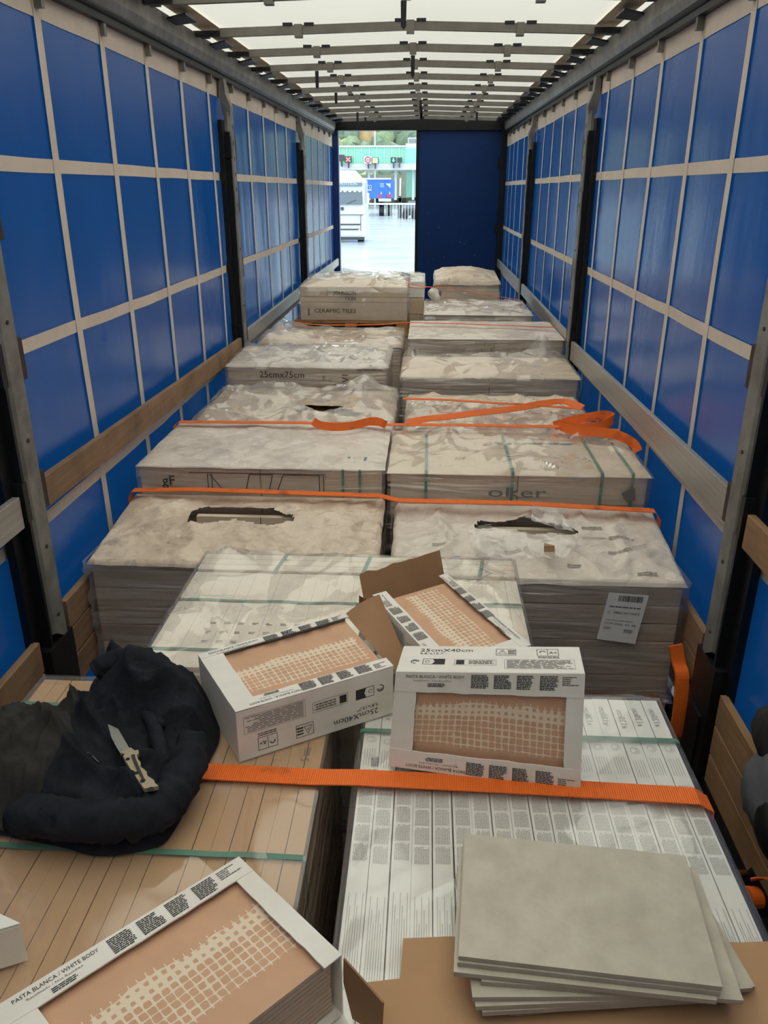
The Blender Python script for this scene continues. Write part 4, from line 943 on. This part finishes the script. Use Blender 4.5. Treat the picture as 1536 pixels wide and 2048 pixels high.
hoodc = P(265, 1372, z=.99); lobe = P(60, 1500, z=.95); rightc = P(385, 1430, z=.93)
JC = Vector(((X0+X1)/2, (Ya+Yb)/2+.02, 0))
def jz(x, y):
    d = polydist(x, y, out) if inpoly(x, y, out) else 0
    base = .085*sstep(-.01, .07, d)
    hood = .10*math.exp(-(((x-hoodc.x)/.10)**2+((y-hoodc.y)/.085)**2)**1.4)
    lb = .055*math.exp(-(((x-lobe.x)/.13)**2+((y-lobe.y)/.14)**2)**1.5)
    rc = .04*math.exp(-(((x-rightc.x)/.07)**2+((y-rightc.y)/.09)**2)**1.5)
    wx, wy = x+.05*nz(x*5, y*5, 7), y+.05*nz(x*5, y*5, 17)
    a = wx*math.cos(.7)+wy*math.sin(.7); b = -wx*math.sin(.7)+wy*math.cos(.7)
    f = .060*((1-abs(nz(a*8, b*2.6, 2)))**4-.4)+.028*((1-abs(nz(a*5+3, b*15, 5)))**4-.4)+.012*(ridge(x*24, y*20, 1)-.4)
    k = sstep(0, .05, d)
    kt = sstep(0, 1, max(0, 1-math.hypot((x+.50)*1.1, (y-1.43))/.11))
    return zj+base+(hood+lb+rc)*k+f*k*(1-.85*kt)
def rad_at(t):
    dx, dy = math.cos(t), math.sin(t); best = 0
    j = len(out)-1
    for i in range(len(out)):
        ax, ay, bx_, by_ = out[j][0]-JC.x, out[j][1]-JC.y, out[i][0]-JC.x, out[i][1]-JC.y; j = i
        ex, ey = bx_-ax, by_-ay; den = dx*ey-dy*ex
        if abs(den) < 1e-9: continue
        tt = (ax*ey-ay*ex)/den; uu = (ax*dy-ay*dx)/den
        if tt > 0 and -1e-6 <= uu <= 1+1e-6: best = max(best, tt)
    return best
_rad = {}
def jf(u, v):
    t = 2*math.pi*u; key = round(u*400)
    if key not in _rad: _rad[key] = rad_at(t)
    q = _rad[key]*v; x, y = JC.x+q*math.cos(t), JC.y+q*math.sin(t)
    z = jz(x, y) if v < .999 else zj
    return Vector((x, y, z))
line_ = [P(165, 1400, z=.95), P(150, 1480, z=.95), P(120, 1560, z=.93), P(60, 1640, z=.9)]
def leftpart(x, y):
    xb = None
    for A, B in zip(line_[:-1], line_[1:]):
        if B.y <= y <= A.y: xb = A.x+(B.x-A.x)*(A.y-y)/(A.y-B.y+1e-9)
    if xb is None: xb = line_[0].x if y > line_[0].y else line_[-1].x
    return x < xb
MB().grid(jf, 200, 70).build('body', M_jack, jr, smooth=True)
# pale-grey lining turned out over the left part: its own sheet with a rolled edge
def lin_(u, v):
    y = line_[0].y+.01+(line_[-1].y-line_[0].y-.01)*v
    xb = None
    for A, B in zip(line_[:-1], line_[1:]):
        if B.y <= y <= A.y: xb = A.x+(B.x-A.x)*(A.y-y)/(A.y-B.y+1e-9)
    if xb is None: xb = line_[0].x if y > line_[0].y else line_[-1].x
    xb += .015*nz(y*14, 2)
    xl = xb
    while inpoly(xl, y, out): xl -= .01
    xl += .012
    x = xl+(xb-xl)*u
    return Vector((x, y, jz(x, y)+.008*sstep(0, .08, u)*sstep(1.02, .93, u)-.002))
MB().grid(lin_, 60, 60).build('lining', M_jack2, jr, smooth=True)
# sleeve lying along the near edge
sp_ = [P(a, b, z=c) for a, b, c in ((30, 1630, .91), (90, 1632, .925), (160, 1640, .93), (230, 1640, .93), (300, 1628, .925), (345, 1590, .925), (372, 1535, .935), (385, 1480, .94))]
ds = dense(sp_, 7)
MB().tube(ds, .04, 20, rad=lambda i, k: .040+.008*nz(i*.55, k*.35, 3)+.010*(ridge(i*.42, k*.25, 1)-.4)-.012*(i < 2)-.008*(i > len(ds)-6)).build('sleeve', M_jack, jr, smooth=True)
hd_ = [P(a, b, z=c) for a, b, c in ((195, 1345, 1.0), (225, 1325, 1.02), (275, 1318, 1.03), (318, 1335, 1.02), (345, 1372, 1.0))]
dh = dense(hd_, 6)
MB().tube(dh, .03, 16, rad=lambda i, k: .030+.007*nz(i*.7, k*.5, 9)+.007*(ridge(i*.5, k*.3, 4)-.4)).build('hood_edge', M_jack, jr, smooth=True)
fold = [P(a, b, z=c) for a, b, c in ((285, 1420, .965), (305, 1445, .96), (318, 1490, .952), (325, 1530, .945))]
MB().tube(dense(fold, 6), .016, 12, rad=lambda i, k: .016+.004*nz(i*.6, k*.5)).build('front_placket', M_jack, jr, smooth=True)
fold = [P(a, b, z=c) for a, b, c in ((372, 1405, .965), (340, 1425, .962), (318, 1452, .955))]
MB().tube(dense(fold, 6), .016, 12, rad=lambda i, k: .015+.004*nz(i*.6, k*.5, 3)).build('cuff_fold', M_jack, jr, smooth=True)
lg = Print(lambda a, b: (lambda p: Vector((p.x, p.y, jz(p.x, p.y)+.006)))(P(178+a, 1527-b, z=.95)))
lg.line((0, 0), (4, 3), 1.2).line((4, 3), (8, -1), 1.2).line((8, -1), (4, -4), 1.2).line((4, -4), (0, 0), 1.2).rect(10, -6, 20, -3); lg.build('logo', [M_inkg], jr)
# knife
zk = max(jz(*P(a, b, z=.96)[:2]) for a, b in ((225, 1470), (240, 1500), (260, 1530), (280, 1555), (300, 1575)))+.006
kp = lambda a, b, dz=0: P(a/3.413, 1300+b/3.413, z=zk+dz)
kc = kp(880, 740)
kn = thing('folding_knife', 'open folding knife with tan handle lying on the jacket', 'knife', (kc.x, kc.y, zk))
MB().prism([kp(*c) for c in ((737, 512), (808, 545), (895, 695), (835, 728), (795, 665), (757, 590))], (0, 0, .003)).build('blade', M_blade, kn, bevel=.0006)
MB().prism([kp(c[0], c[1], .0032) for c in ((750, 545), (815, 665), (868, 705), (835, 725), (795, 665), (757, 590))], (0, 0, .0003)).build('bevel_edge', mat('ground_edge', lin(205, 202, 188), rough=.25, metal=.8), kn)
hl = ((828, 722), (870, 702), (895, 690), (925, 712), (948, 707), (952, 728), (938, 745), (945, 770), (966, 795), (960, 822), (985, 838), (1006, 858), (1010, 884), (1036, 902), (1056, 915), (1062, 935), (1088, 955), (1040, 966), (985, 973), (945, 915), (900, 850), (860, 785))
MB().prism([kp(c[0], c[1], -.004) for c in hl], (0, 0, .011)).build('handle', M_knife, kn, bevel=.001)
MB().prism([kp(c[0], c[1], .0075) for c in ((895, 722), (915, 715), (950, 800), (985, 880), (975, 895), (950, 850), (925, 800))], (0, 0, .002)).build('pocket_clip', mat('dark_clip', lin(70, 66, 60), rough=.4, metal=.6), kn)
for a, b, rr in ((835, 716, .004), (872, 745, .0045), (912, 722, .0035), (932, 840, .0045), (975, 893, .0055), (1028, 952, .007)):
    c = kp(a, b, .0072); MB().cyl(c, c+Vector((0, 0, .0008)), rr, 12).build('screw', M_black, kn)
# ================================================================== ORANGE LASHING STRAPS
def strap(label, pts, side=(0, 1, 0), w=.05, k=5, straight=False, th=.003, cat='strap'):
    o = MB().ribbon(pts if straight else dense([Vector(p) for p in pts], k), side, w, th).build('lashing_strap', M_orange, smooth=False)
    tag(o, label, cat, 'orange lashing straps'); return o
strap('wide orange strap pulled flat across the two near pallets', [(-.888, 1.452, .35), (-.888, 1.452, .845), (-.87, 1.451, .860), (-.6, 1.446, .860), (-.08, 1.432, .862), (.025, 1.429, .868), (.4, 1.419, .8705), (.77, 1.408, .869), (.80, 1.407, .85), (.80, 1.40, .35)], straight=True, w=.052)
strap('orange strap across the two tall torn-topped stacks', [(-1.212, 3.40, .4), (-1.212, 3.40, .765), (-1.195, 3.40, .80), (-.9, 3.392, .812), (-.04, 3.372, .806), (.05, 3.365, .788), (.6, 3.35, .792), (1.19, 3.33, .775), (1.213, 3.33, .74), (1.213, 3.33, .3)], straight=True, w=.048)
yb = 4.13
strap('tight orange strap over the green-banded pallet row', [(-1.21, yb, .5), (-1.208, yb, .905), (-1.18, yb, .925), (-.6, yb, .93), (-.03, yb-.01, .93), (.3, yb, .93), (.9, yb-.02, .935), (1.18, yb-.05, .93), (1.21, yb-.06, .6)], straight=True, w=.045)
strap('loose twisted orange strap tail on the left row before the ruffled film', [P(a, b, z=c) for a, b, c in ((626, 842, .985), (640, 850, .965), (668, 854, .955), (700, 852, .955), (730, 845, .96), (752, 842, .958), (772, 850, .945))], side=[(0, .45, 1)]*31, w=.042)
strap('thin orange strap along the back of the low right pallet', [P(a, b, z=c) for a, b, c in ((806, 797, .94), (900, 800, .945), (990, 806, .945), (1080, 811, .945), (1168, 818, .93))], w=.04)
strap('orange strap running diagonally over the low right pallet', [P(a, b, z=c) for a, b, c in ((815, 846, .94), (850, 838, .945), (900, 833, .95), (960, 825, .955), (1030, 817, .955), (1090, 806, .955), (1130, 803, .955), (1165, 816, .945))], side=[(0, 1, .5)]*36, w=.045)
strap('slack orange strap bundle looped beside the right slat', [P(a, b, z=c) for a, b, c in ((1108, 852, .925), (1140, 842, .955), (1180, 834, .99), (1212, 830, 1.0), (1226, 838, .985), (1205, 850, .97), (1160, 856, .955), (1120, 850, .945), (1150, 862, .945), (1200, 864, .955), (1240, 872, .95), (1268, 888, .93), (1276, 903, .90))], side=[(0, .35, 1)]*61, w=.048)
strap('thin orange strap across the far row before the wooden pallet', [P(a, b, z=c) for a, b, c in ((588, 646, 1.07), (660, 650, 1.075), (760, 649, 1.08), (820, 645, 1.085), (960, 649, 1.088), (1110, 655, 1.085))], w=.03)
strap('faint orange cord from the stack lettered CERAMIC TILES to the right wall', [P(a, b, y=c) for a, b, c in ((812, 566, 7.3), (850, 573, 7.5), (905, 577, 7.7), (960, 587, 7.7), (1040, 600, 7.6))], w=.022)
strap('short orange cord tied beside the crumpled paper', [P(a, b, y=c) for a, b, c in ((815, 574, 7.3), (838, 576, 7.5), (858, 574, 7.6), (872, 580, 7.7))], w=.018)
# strap bundle hanging between the right stack and the post
hx = 1.13
hb = thing('strap_bundle', 'folded orange strap hanging beside the nearest right post', 'strap', (hx, 2.62, .1), 'orange lashing straps')
yy = 2.66
MB().ribbon(dense([P(a, b, y=c) for a, b, c in ((1351, 1290, 2.74), (1357, 1325, 2.72), (1364, 1350, 2.68), (1362, 1390, 2.66), (1358, 1430, 2.65), (1350, 1470, 2.66), (1345, 1482, 2.69))], 5), (1, .1, 0), .052, .012).build('folded_end', M_orange, hb)
MB().ribbon(dense([P(a, b, y=c) for a, b, c in ((1366, 1340, 2.74), (1378, 1370, 2.76), (1380, 1400, 2.74), (1372, 1440, 2.72), (1382, 1500, 2.7), (1386, 1540, 2.68), (1370, 1552, 2.72))], 5), (1, .1, 0), .045, .006).build('loop', M_orange, hb)
MB().tube(dense([P(a, b, y=c) for a, b, c in ((1375, 1352, 2.7), (1384, 1375, 2.7), (1382, 1400, 2.69), (1372, 1414, 2.68))], 5), .005, 8).build('buckle_wire', M_black, hb)
# ratchet at the right edge
rc = P(1505, 1795, x=1.12)
rr = thing('ratchet', 'black ratchet buckle with orange webbing wound on it at the right edge', 'ratchet', (rc.x, rc.y, rc.z-.08))
ax = Vector((.75, .25, -.25)).normalized(); 
MB().tube([rc-ax*.028, rc+ax*.028], .03, 18).build('webbing_roll', M_orange, rr)
for s_ in (-1, 1):
    c = rc+ax*(.034*s_)
    MB().beam(c+Vector((-.03, .06, .03)), c+Vector((.03, -.14, -.05)), (0, .4, .9), .07, .006).build('side_plate', M_black, rr, bevel=.001)
MB().cyl(rc-ax*.045, rc+ax*.045, .009, 10).build('axle', M_galv, rr)
MB().cyl(rc+Vector((-.03, .055, .035))-ax*.04, rc+Vector((-.03, .055, .035))+ax*.04, .008, 10).build('handle_bar', mat('brass_plated_steel', lin(150, 112, 60), rough=.35, metal=.8), rr)
MB().beam(rc+Vector((0, -.05, -.03)), rc+Vector((.05, -.2, -.1)), ax, .06, .03).build('handle_body', M_black, rr, bevel=.004)
MB().ribbon(dense([rc+Vector((.0, .03, .035)), rc+Vector((.05, .02, .05)), rc+Vector((.075, -.02, .03)), rc+Vector((.08, -.1, -.02))], 5), ax, .05, .004).build('webbing_tail', M_orange, rr)
# grey and black cloth hanging over the right board
gb = thing('cloth_bundle', 'grey and black cloth bundle hanging over the right side board', 'cloth', (1.19, 1.95, .2))
def blob(c, rad, m, name, seed):
    b = MB().sphere((0, 0, 0), rad, 22, 14)
    for v in b.v:
        k = 1+.22*nz(v.x*14+seed, v.y*14, v.z*14)+.12*(ridge(v.x*20, v.y*20+seed, v.z*20)-.4); v.x *= k; v.y *= k; v.z *= k; v += c
    b.build(name, m, gb, smooth=True)
g1 = P(1540, 1600, x=1.17); blob(g1, (.05, .13, .13), M_greyc, 'grey_part', 1)
blob(P(1542, 1660, x=1.135), (.035, .075, .07), M_black, 'black_palm', 4)
blob(P(1545, 1470, x=1.19), (.045, .08, .08), M_jack2, 'cuff', 6)
# ================================================================== OUTSIDE THE REAR DOORWAY
def gz(y): return -1.05+.0155*(min(y, 90)-13) if y > 13 else -1.05
M_wet = mat('wet_asphalt', lin(176, 188, 194), rough=.2, spec=.8, nscale=.35, col2=lin(138, 152, 160), bump=.1, bscale=1.2, bdist=.05, stretch=(.5, 2.2, 1))
g = MB().grid(lambda u, v: Vector((-70+140*u, 12.2+160*v*v+2*v, gz(12.2+160*v*v+2*v))), 20, 60).build('ground', M_wet); tag(g, 'wet grey asphalt yard reflecting the bright sky', 'ground', kind='structure')
ap = [P(a, b, z=-.62) for a, b in ((672, 533), (800, 560), (835, 585), (672, 600))]
o = MB().prism([Vector((p.x, p.y, -1.0)) for p in ap], (0, 0, .4)).build('concrete_kerb', mat('dark_concrete', lin(112, 116, 116), rough=.8, nscale=6, namt=.3, bump=.4, bscale=20)); tag(o, 'dark concrete kerb on the wet yard below the doorway', 'kerb')
M_tw = mat('truck_white_paint', (.42, .45, .48, 1), rough=.35, coat=.4); M_glass = mat('dark_glass', lin(52, 72, 84), rough=.08, spec=.8)
M_dk = mat('dark_trim', lin(46, 50, 54), rough=.5); M_tb = mat('truck_blue', (.005, .10, .62, 1), rough=.35); M_red = mat('red_lamp', lin(214, 40, 36), rough=.4)
# white truck cab
Yt = 45.0
tx0, tx1 = P(733, 400, y=Yt).x-2.5, P(733, 400, y=Yt).x; tz = gz(Yt)
zt_ = lambda py: P(705, py, y=Yt).z
tr = thing('white_truck', 'white truck cab driving toward the trailer on wet asphalt', 'truck', ((tx0+tx1)/2, Yt, tz))
MB().hexa([(tx0, Yt, zt_(475)), (tx1-.08, Yt, zt_(475)), (tx1-.0, Yt+2.1, zt_(475)), (tx0, Yt+2.1, zt_(475)), (tx0+.05, Yt+.15, zt_(362)), (tx1-.14, Yt+.15, zt_(362)), (tx1-.08, Yt+2.1, zt_(358)), (tx0, Yt+2.1, zt_(358))]).build('cab', M_tw, tr, bevel=.12)
MB().hexa([(tx0+.1, Yt+.25, zt_(364)), (tx1-.2, Yt+.25, zt_(364)), (tx1-.15, Yt+2, zt_(364)), (tx0+.1, Yt+2, zt_(364)), (tx0+.3, Yt+1.2, zt_(340)), (tx1-.75, Yt+1.2, zt_(340)), (tx1-.7, Yt+2, zt_(339)), (tx0+.3, Yt+2, zt_(339))]).build('roof_deflector', M_tw, tr, bevel=.1)
MB().hexa([(tx0+.12, Yt-.02, zt_(409)), (tx1-.2, Yt-.02, zt_(409)), (tx1-.2, Yt+.06, zt_(409)), (tx0+.12, Yt+.06, zt_(409)), (tx0+.14, Yt+.08, zt_(381)), (tx1-.24, Yt+.08, zt_(381)), (tx1-.24, Yt+.16, zt_(381)), (tx0+.14, Yt+.16, zt_(381))]).build('windscreen', M_glass, tr)
sg = MB().bx(tx0+.1, tx1-.22, Yt+.02, Yt+.12, zt_(372), zt_(365)).build('header_sign', mat('sign_grey', lin(84, 110, 122), rough=.5), tr)
pt = Print(lambda a, b: Vector((tx0+a, Yt+.018, zt_(371)+b))); pt.text('INTERPETITION', .5, .02, .13, w=1.5); pt.build('printing', [M_tw], sg)
for k in range(8): MB().prism([(tx0+.2+.26*k, Yt+.04, zt_(381.5)), (tx0+.45+.26*k, Yt+.04, zt_(381.5)), (tx0+.32+.26*k, Yt+.03, zt_(385))], (0, .01, 0)).build('curtain_tassel', M_tw, tr)
MB().bx(tx0+.1, tx1-.16, Yt-.02, Yt+.04, zt_(430), zt_(429)).build('panel_seam', M_dk, tr)
MB().bx(tx1-.33, tx1-.31, Yt-.02, Yt+.02, zt_(462), zt_(430)).build('panel_seam', M_dk, tr)
for a, b, i in ((450, 447.5, .25), (460, 457.5, .35)): MB().prism([(tx0+i, Yt-.03, zt_(b)), (tx1-i-.05, Yt-.03, zt_(b)), (tx1-i-.15, Yt-.03, zt_(a)), (tx0+i+.1, Yt-.03, zt_(a))], (0, .05, 0)).build('grille_slot', M_dk, tr)
c = Vector(((tx0+tx1)/2-.05, Yt-.03, zt_(417.5))); MB().cyl(c, c+Vector((0, .06, 0)), .09, 14).build('emblem', M_dk, tr)
for s_ in (-1, 1):
    wx = (tx0+.25) if s_ < 0 else (tx1-.4)
    MB().cyl((wx-.17, Yt+1.2, tz+.5), (wx+.17, Yt+1.2, tz+.5), .5, 20).build('wheel', M_black, tr)
MB().bx(tx1+.02, tx1+.14, Yt-.02, Yt+.12, zt_(409), zt_(386)).build('mirror', M_tw, tr, bevel=.03)
MB().bx(tx0+.1, tx1-.2, Yt+.08, Yt+.14, zt_(480), zt_(474)).build('underside', M_dk, tr)
for k in (.55, 1.45): MB().beam((tx0+k, Yt-.03, zt_(408)), (tx0+k+.5, Yt-.0, zt_(400)), (0, 1, 0), .02, .03).build('wiper', M_dk, tr)
# blue truck
Yb_ = 75.0; B_ = lambda a, b: P(a, b, y=Yb_)
tr = thing('blue_truck', 'blue box truck parked behind the white truck', 'truck', (B_(750, 400).x, Yb_, gz(Yb_)))
q = B_(757, 359); q2 = B_(782, 397); q3 = B_(690, 400)
MB().hexa([(q3.x, Yb_+2.0, q2.z), (q.x, Yb_, q2.z), (q2.x, Yb_+.1, q2.z), (q2.x, Yb_+8, q2.z), (q3.x, Yb_+2.0, q.z), (q.x, Yb_, q.z), (q2.x, Yb_+.1, q.z), (q2.x, Yb_+8, q.z)]).build('body', M_tb, tr)
MB().bx(q3.x, q2.x, Yb_-.03, Yb_+.05, q.z, q.z+.12).build('roof_edge', M_tw, tr)
pt = Print(lambda a, b: Vector((a, Yb_+.0-.05+(q.x-a)/(q.x-q3.x)*2.0, b))); pt.text('PRESTO', B_(716, 375).x, B_(730, 377).z, .3, w=B_(743, 375).x-B_(716, 375).x).rect(B_(731, 379).x, B_(731, 381).z, B_(743, 379).x, B_(743, 379).z)
pt.build('lettering', [M_tw], tr)
pt = Print(lambda a, b: Vector((B_(a, 380).x, Yb_-.04, B_(760, b).z))); pt.poly([(771, 367), (781, 367), (781, 376)]).rect(760, 368, 768, 367).rect(760, 371, 768, 370).rect(760, 374, 768, 373).poly([(761, 388), (764, 388), (762.5, 382)]).poly([(778, 388), (781, 388), (779.5, 382)]); pt.build('markings', [M_tw], tr)
for a, b in ((757, 763), (775, 782)): MB().bx(B_(a, 390).x, B_(b, 390).x, Yb_-.1, Yb_+.1, B_(0+760, 395).z, B_(760, 389).z).build('tail_lamp', M_red, tr)
MB().bx(q.x, q2.x, Yb_-.12, Yb_+.3, B_(760, 403).z, B_(760, 397).z).build('bumper', M_tw, tr)
for a in (762, 777): MB().cyl((B_(a, 400).x-.2, Yb_+1, gz(Yb_)+.45), (B_(a, 400).x+.2, Yb_+1, gz(Yb_)+.45), .5, 14).build('wheel', M_black, tr)
# border hall: glass gallery over white beam and columns
Yh = 95.0; H_ = lambda a, b: P(a, b, y=Yh)
hb_ = thing('canopy_building', 'green glass canopy building with white beam across the yard', 'building', (H_(755, 400).x, Yh, gz(Yh)))
M_gg = mat('green_glass', lin(96, 190, 168), rough=.12, spec=.7, nscale=.25, col2=lin(110, 170, 130)); M_teal = mat('teal_panel', lin(120, 214, 200), rough=.3)
def hbx(a0, b0, a1, b1, d0, d1, name, m): return MB().bx(H_(a0, b0).x, H_(a1, b0).x, Yh+d0, Yh+d1, H_(760, b1).z, H_(760, b0).z).build(name, m, hb_)
hbx(600, 293, 812, 328, 0, .3, 'glass_band', M_gg); hbx(811, 296, 900, 328, -.3, 6, 'end_panel', M_teal)
hbx(600, 328, 900, 340, -.8, 6, 'beam', M_tw); hbx(600, 291, 812, 294.5, -.2, .3, 'top_rail', M_tw)
for k in range(14): hbx(618+15*k, 293, 619.4+15*k, 328, -.15, .05, 'mullion', M_tw)
for k in range(10): hbx(612+15*k, 305+k % 3*3, 612.8+15*k, 326, .32, .4, 'inner_post', M_tw)
for a in (736, 790, 826): hbx(a-2, 340, a+3, 400, 1, 1.6, 'column', M_tw)
hbx(811, 340, 835, 395, 3, 4, 'glazed_wall', M_gg); hbx(600, 345, 812, 398, 14, 14.5, 'back_wall', mat('hazy_wall', lin(120, 126, 112), rough=.8, nscale=.3, namt=.4))
hbx(811, 286, 900, 297, 1, 8, 'roof_plinth', M_tw); hbx(814, 271, 838, 287, 4, 9, 'tower', M_tw)
for rw in range(3):
    for k in range(6): hbx(816+3.2*k, 273.5+4*rw, 817.8+3.2*k, 275.6+4*rw, 3.9, 4.0, 'window', M_dk)
def sign(a, b, w, label, face):
    r = thing('lane_sign', label, 'sign', tuple(H_(a, b)-Vector((0, 1.6, 0))), 'lane signs over the yard')
    p = H_(a, b); hw = abs(H_(a+w/2, b).x-p.x); hh = abs(H_(a, b-w/2).z-p.z)
    MB().bx(p.x-hw, p.x+hw, Yh-1.5, Yh-1.1, p.z-hh, p.z+hh).build('housing', M_dk, r)
    MB().bx(p.x-.05, p.x+.05, Yh-1.4, Yh-.6, p.z-hh-.5, p.z-hh).build('bracket', M_dk, r)
    def pr_(): return Print(lambda u, v: Vector((p.x+u*hw, Yh-1.52, p.z+v*hh)))
    if face == 'x':
        q = pr_(); q.line((-.6, -.6), (.6, .6), .35).line((-.6, .6), (.6, -.6), .35); q.build('cross', [mat('red_led', (1, .12, .1, 1), emit=1.2)], r)
    if face == '30':
        q = pr_(); q.rect(-1, -1, 1, 1); q.build('panel', [M_tw], r)
        q = Print(lambda u, v: Vector((p.x+u*hw, Yh-1.54, p.z+v*hh))); q.ring(0, .05, .78, .3, 20); q.build('ring', [M_red], r)
        q = Print(lambda u, v: Vector((p.x+u*hw, Yh-1.56, p.z+v*hh))); q.text('30', -.5, -.3, .62, w=1.0); q.build('number', [M_dk], r)
    if face == 'o':
        q = pr_(); q.rect(-.85, -.85, .85, .85); q.build('panel', [M_tw], r)
        q = Print(lambda u, v: Vector((p.x+u*hw, Yh-1.54, p.z+v*hh))); q.poly([(-.5, -.6), (.1, -.7), (.2, -.1), (.6, .2), (.3, .7), (-.4, .6)]); q.build('symbol', [mat('amber_led', (1, .55, .05, 1), emit=.9)], r)
    if face == 'g':
        q = pr_(); q.poly([(-.2, .6), (.2, .6), (.2, -.1), (.55, -.1), (0, -.7), (-.55, -.1), (-.2, -.1)]); q.build('arrow', [mat('green_led', (.1, 1, .6, 1), emit=1.0)], r)
sign(685, 317, 13, 'dark blank sign left of the red cross', ''); sign(699, 320, 13, 'lane sign showing a red cross', 'x'); sign(738, 321, 14, 'round 30 speed limit sign', '30'); sign(752, 322, 12, 'sign with amber symbol beside the speed limit', 'o'); sign(788, 321, 11, 'sign with green arrow', 'g'); sign(800, 321, 10, 'dark blank sign right of the green arrow', '')
# guard rail, barrier pole, lamp pole, parked dark car
Yg = 62.0; G_ = lambda a, b: P(a, b, y=Yg)
gr = thing('guard_rail', 'pale metal guard rail across the yard', 'railing', (G_(780, 410).x, Yg, gz(Yg)))
MB().bx(G_(728, 406).x, G_(860, 406).x, Yg, Yg+.08, G_(780, 409.5).z, G_(780, 406).z).build('beam', mat('pale_galvanised', lin(190, 198, 200), rough=.4, metal=.3), gr)
for k in range(12): MB().bx(G_(774+6*k, 406).x, G_(775+6*k, 406).x, Yg+.05, Yg+.12, gz(Yg), G_(780, 407).z).build('post', M_tw, gr)
o = MB().tube([Vector((P(750, 410, y=105).x, 105, gz(105)-.05)), P(750, 255, y=105)], .1, 8, rad=lambda i, k: .11-.04*i).build('lamp_pole', M_tw); tag(o, 'thin pale lamp pole above the glass gallery', 'pole')
o = thing('barrier_pole', 'white barrier pole raised beside the column', 'pole', tuple(P(800, 402, y=72)))
MB().bx(P(800, 400, y=72).x-.15, P(800, 400, y=72).x+.15, 71.8, 72.2, gz(72)-.02, P(800, 396, y=72).z).build('stand', M_dk, o); MB().tube([P(800, 396, y=72), P(801, 356, y=72)], .07, 8).build('arm', M_tw, o); MB().bx(P(797, 400, y=72).x, P(803, 400, y=72).x, 71.8, 72.2, P(800, 404, y=72).z, P(800, 392, y=72).z).build('motor_box', M_dk, o)
cr = thing('parked_car', 'dark parked car beside the guard rail', 'car', tuple(P(820, 404, y=70)))
K_ = lambda a, b: P(a, b, y=70); z0_ = gz(70)
MB().hexa([(K_(806, 400).x, 70, z0_+.3), (K_(845, 400).x, 70, z0_+.3), (K_(845, 400).x, 71.8, z0_+.3), (K_(806, 400).x, 71.8, z0_+.3), (K_(806, 400).x, 70, z0_+.85), (K_(845, 400).x, 70, z0_+.85), (K_(845, 400).x, 71.8, z0_+.85), (K_(806, 400).x, 71.8, z0_+.85)]).build('body', M_dk, cr, bevel=.1)
MB().hexa([(K_(811, 400).x, 70.1, z0_+.85), (K_(845, 400).x, 70.1, z0_+.85), (K_(845, 400).x, 71.7, z0_+.85), (K_(811, 400).x, 71.7, z0_+.85), (K_(816, 400).x, 70.3, z0_+1.4), (K_(845, 400).x, 70.3, z0_+1.4), (K_(845, 400).x, 71.5, z0_+1.4), (K_(816, 400).x, 71.5, z0_+1.4)]).build('cabin', M_glass, cr)
for a in (811, 829): MB().cyl((K_(a, 400).x, 69.98, z0_+.32), (K_(a, 400).x, 70.2, z0_+.32), .32, 14).build('wheel', M_black, cr)
# wooded hill
def hz_(x, y): return gz(90)+max(0, y-118)*.42+3*nz(x*.03, y*.03)
hl_ = MB().grid(lambda u, v: Vector((-120+220*u, 116+110*v, hz_(-120+220*u, 116+110*v))), 24, 16).build('hill', mat('hill_earth', lin(74, 84, 52), rough=.9)); tag(hl_, 'wooded hillside beyond the yard', 'hill', kind='structure')
m_ = []
for i, c in enumerate(((104, 126, 104), (122, 142, 104), (164, 166, 104), (172, 150, 108), (112, 130, 116))): m_.append(mat('hazed_autumn_crown_%d' % i, lin(*c), rough=.9, nscale=.8, namt=.45))  # autumn tones, lightened and desaturated to paint distance haze into the crowns
tb = MB(); R = random.Random(4)
for i in range(1100):
    y = 116+100*R.random()**1.2; x = -2+(R.random()*2-1)*.27*y-.05*y; h = R.uniform(3, 6); w = R.uniform(1.2, 2.3); b0 = len(tb.v)
    tb.sphere((x, y, hz_(x, y)+h*.55), (w, w, h*.55), 9, 6, R.choice((0, 0, 1, 1, 2, 3, 4)))
    for v in tb.v[b0:]: v += Vector((nz(v.x, v.y, v.z), nz(v.y, v.z, v.x+9), nz(v.z, v.x, v.y+5)))*.9
o = tb.build('forest', m_, smooth=True); tag(o, 'mixed autumn forest on the hillside', 'trees', kind='stuff')
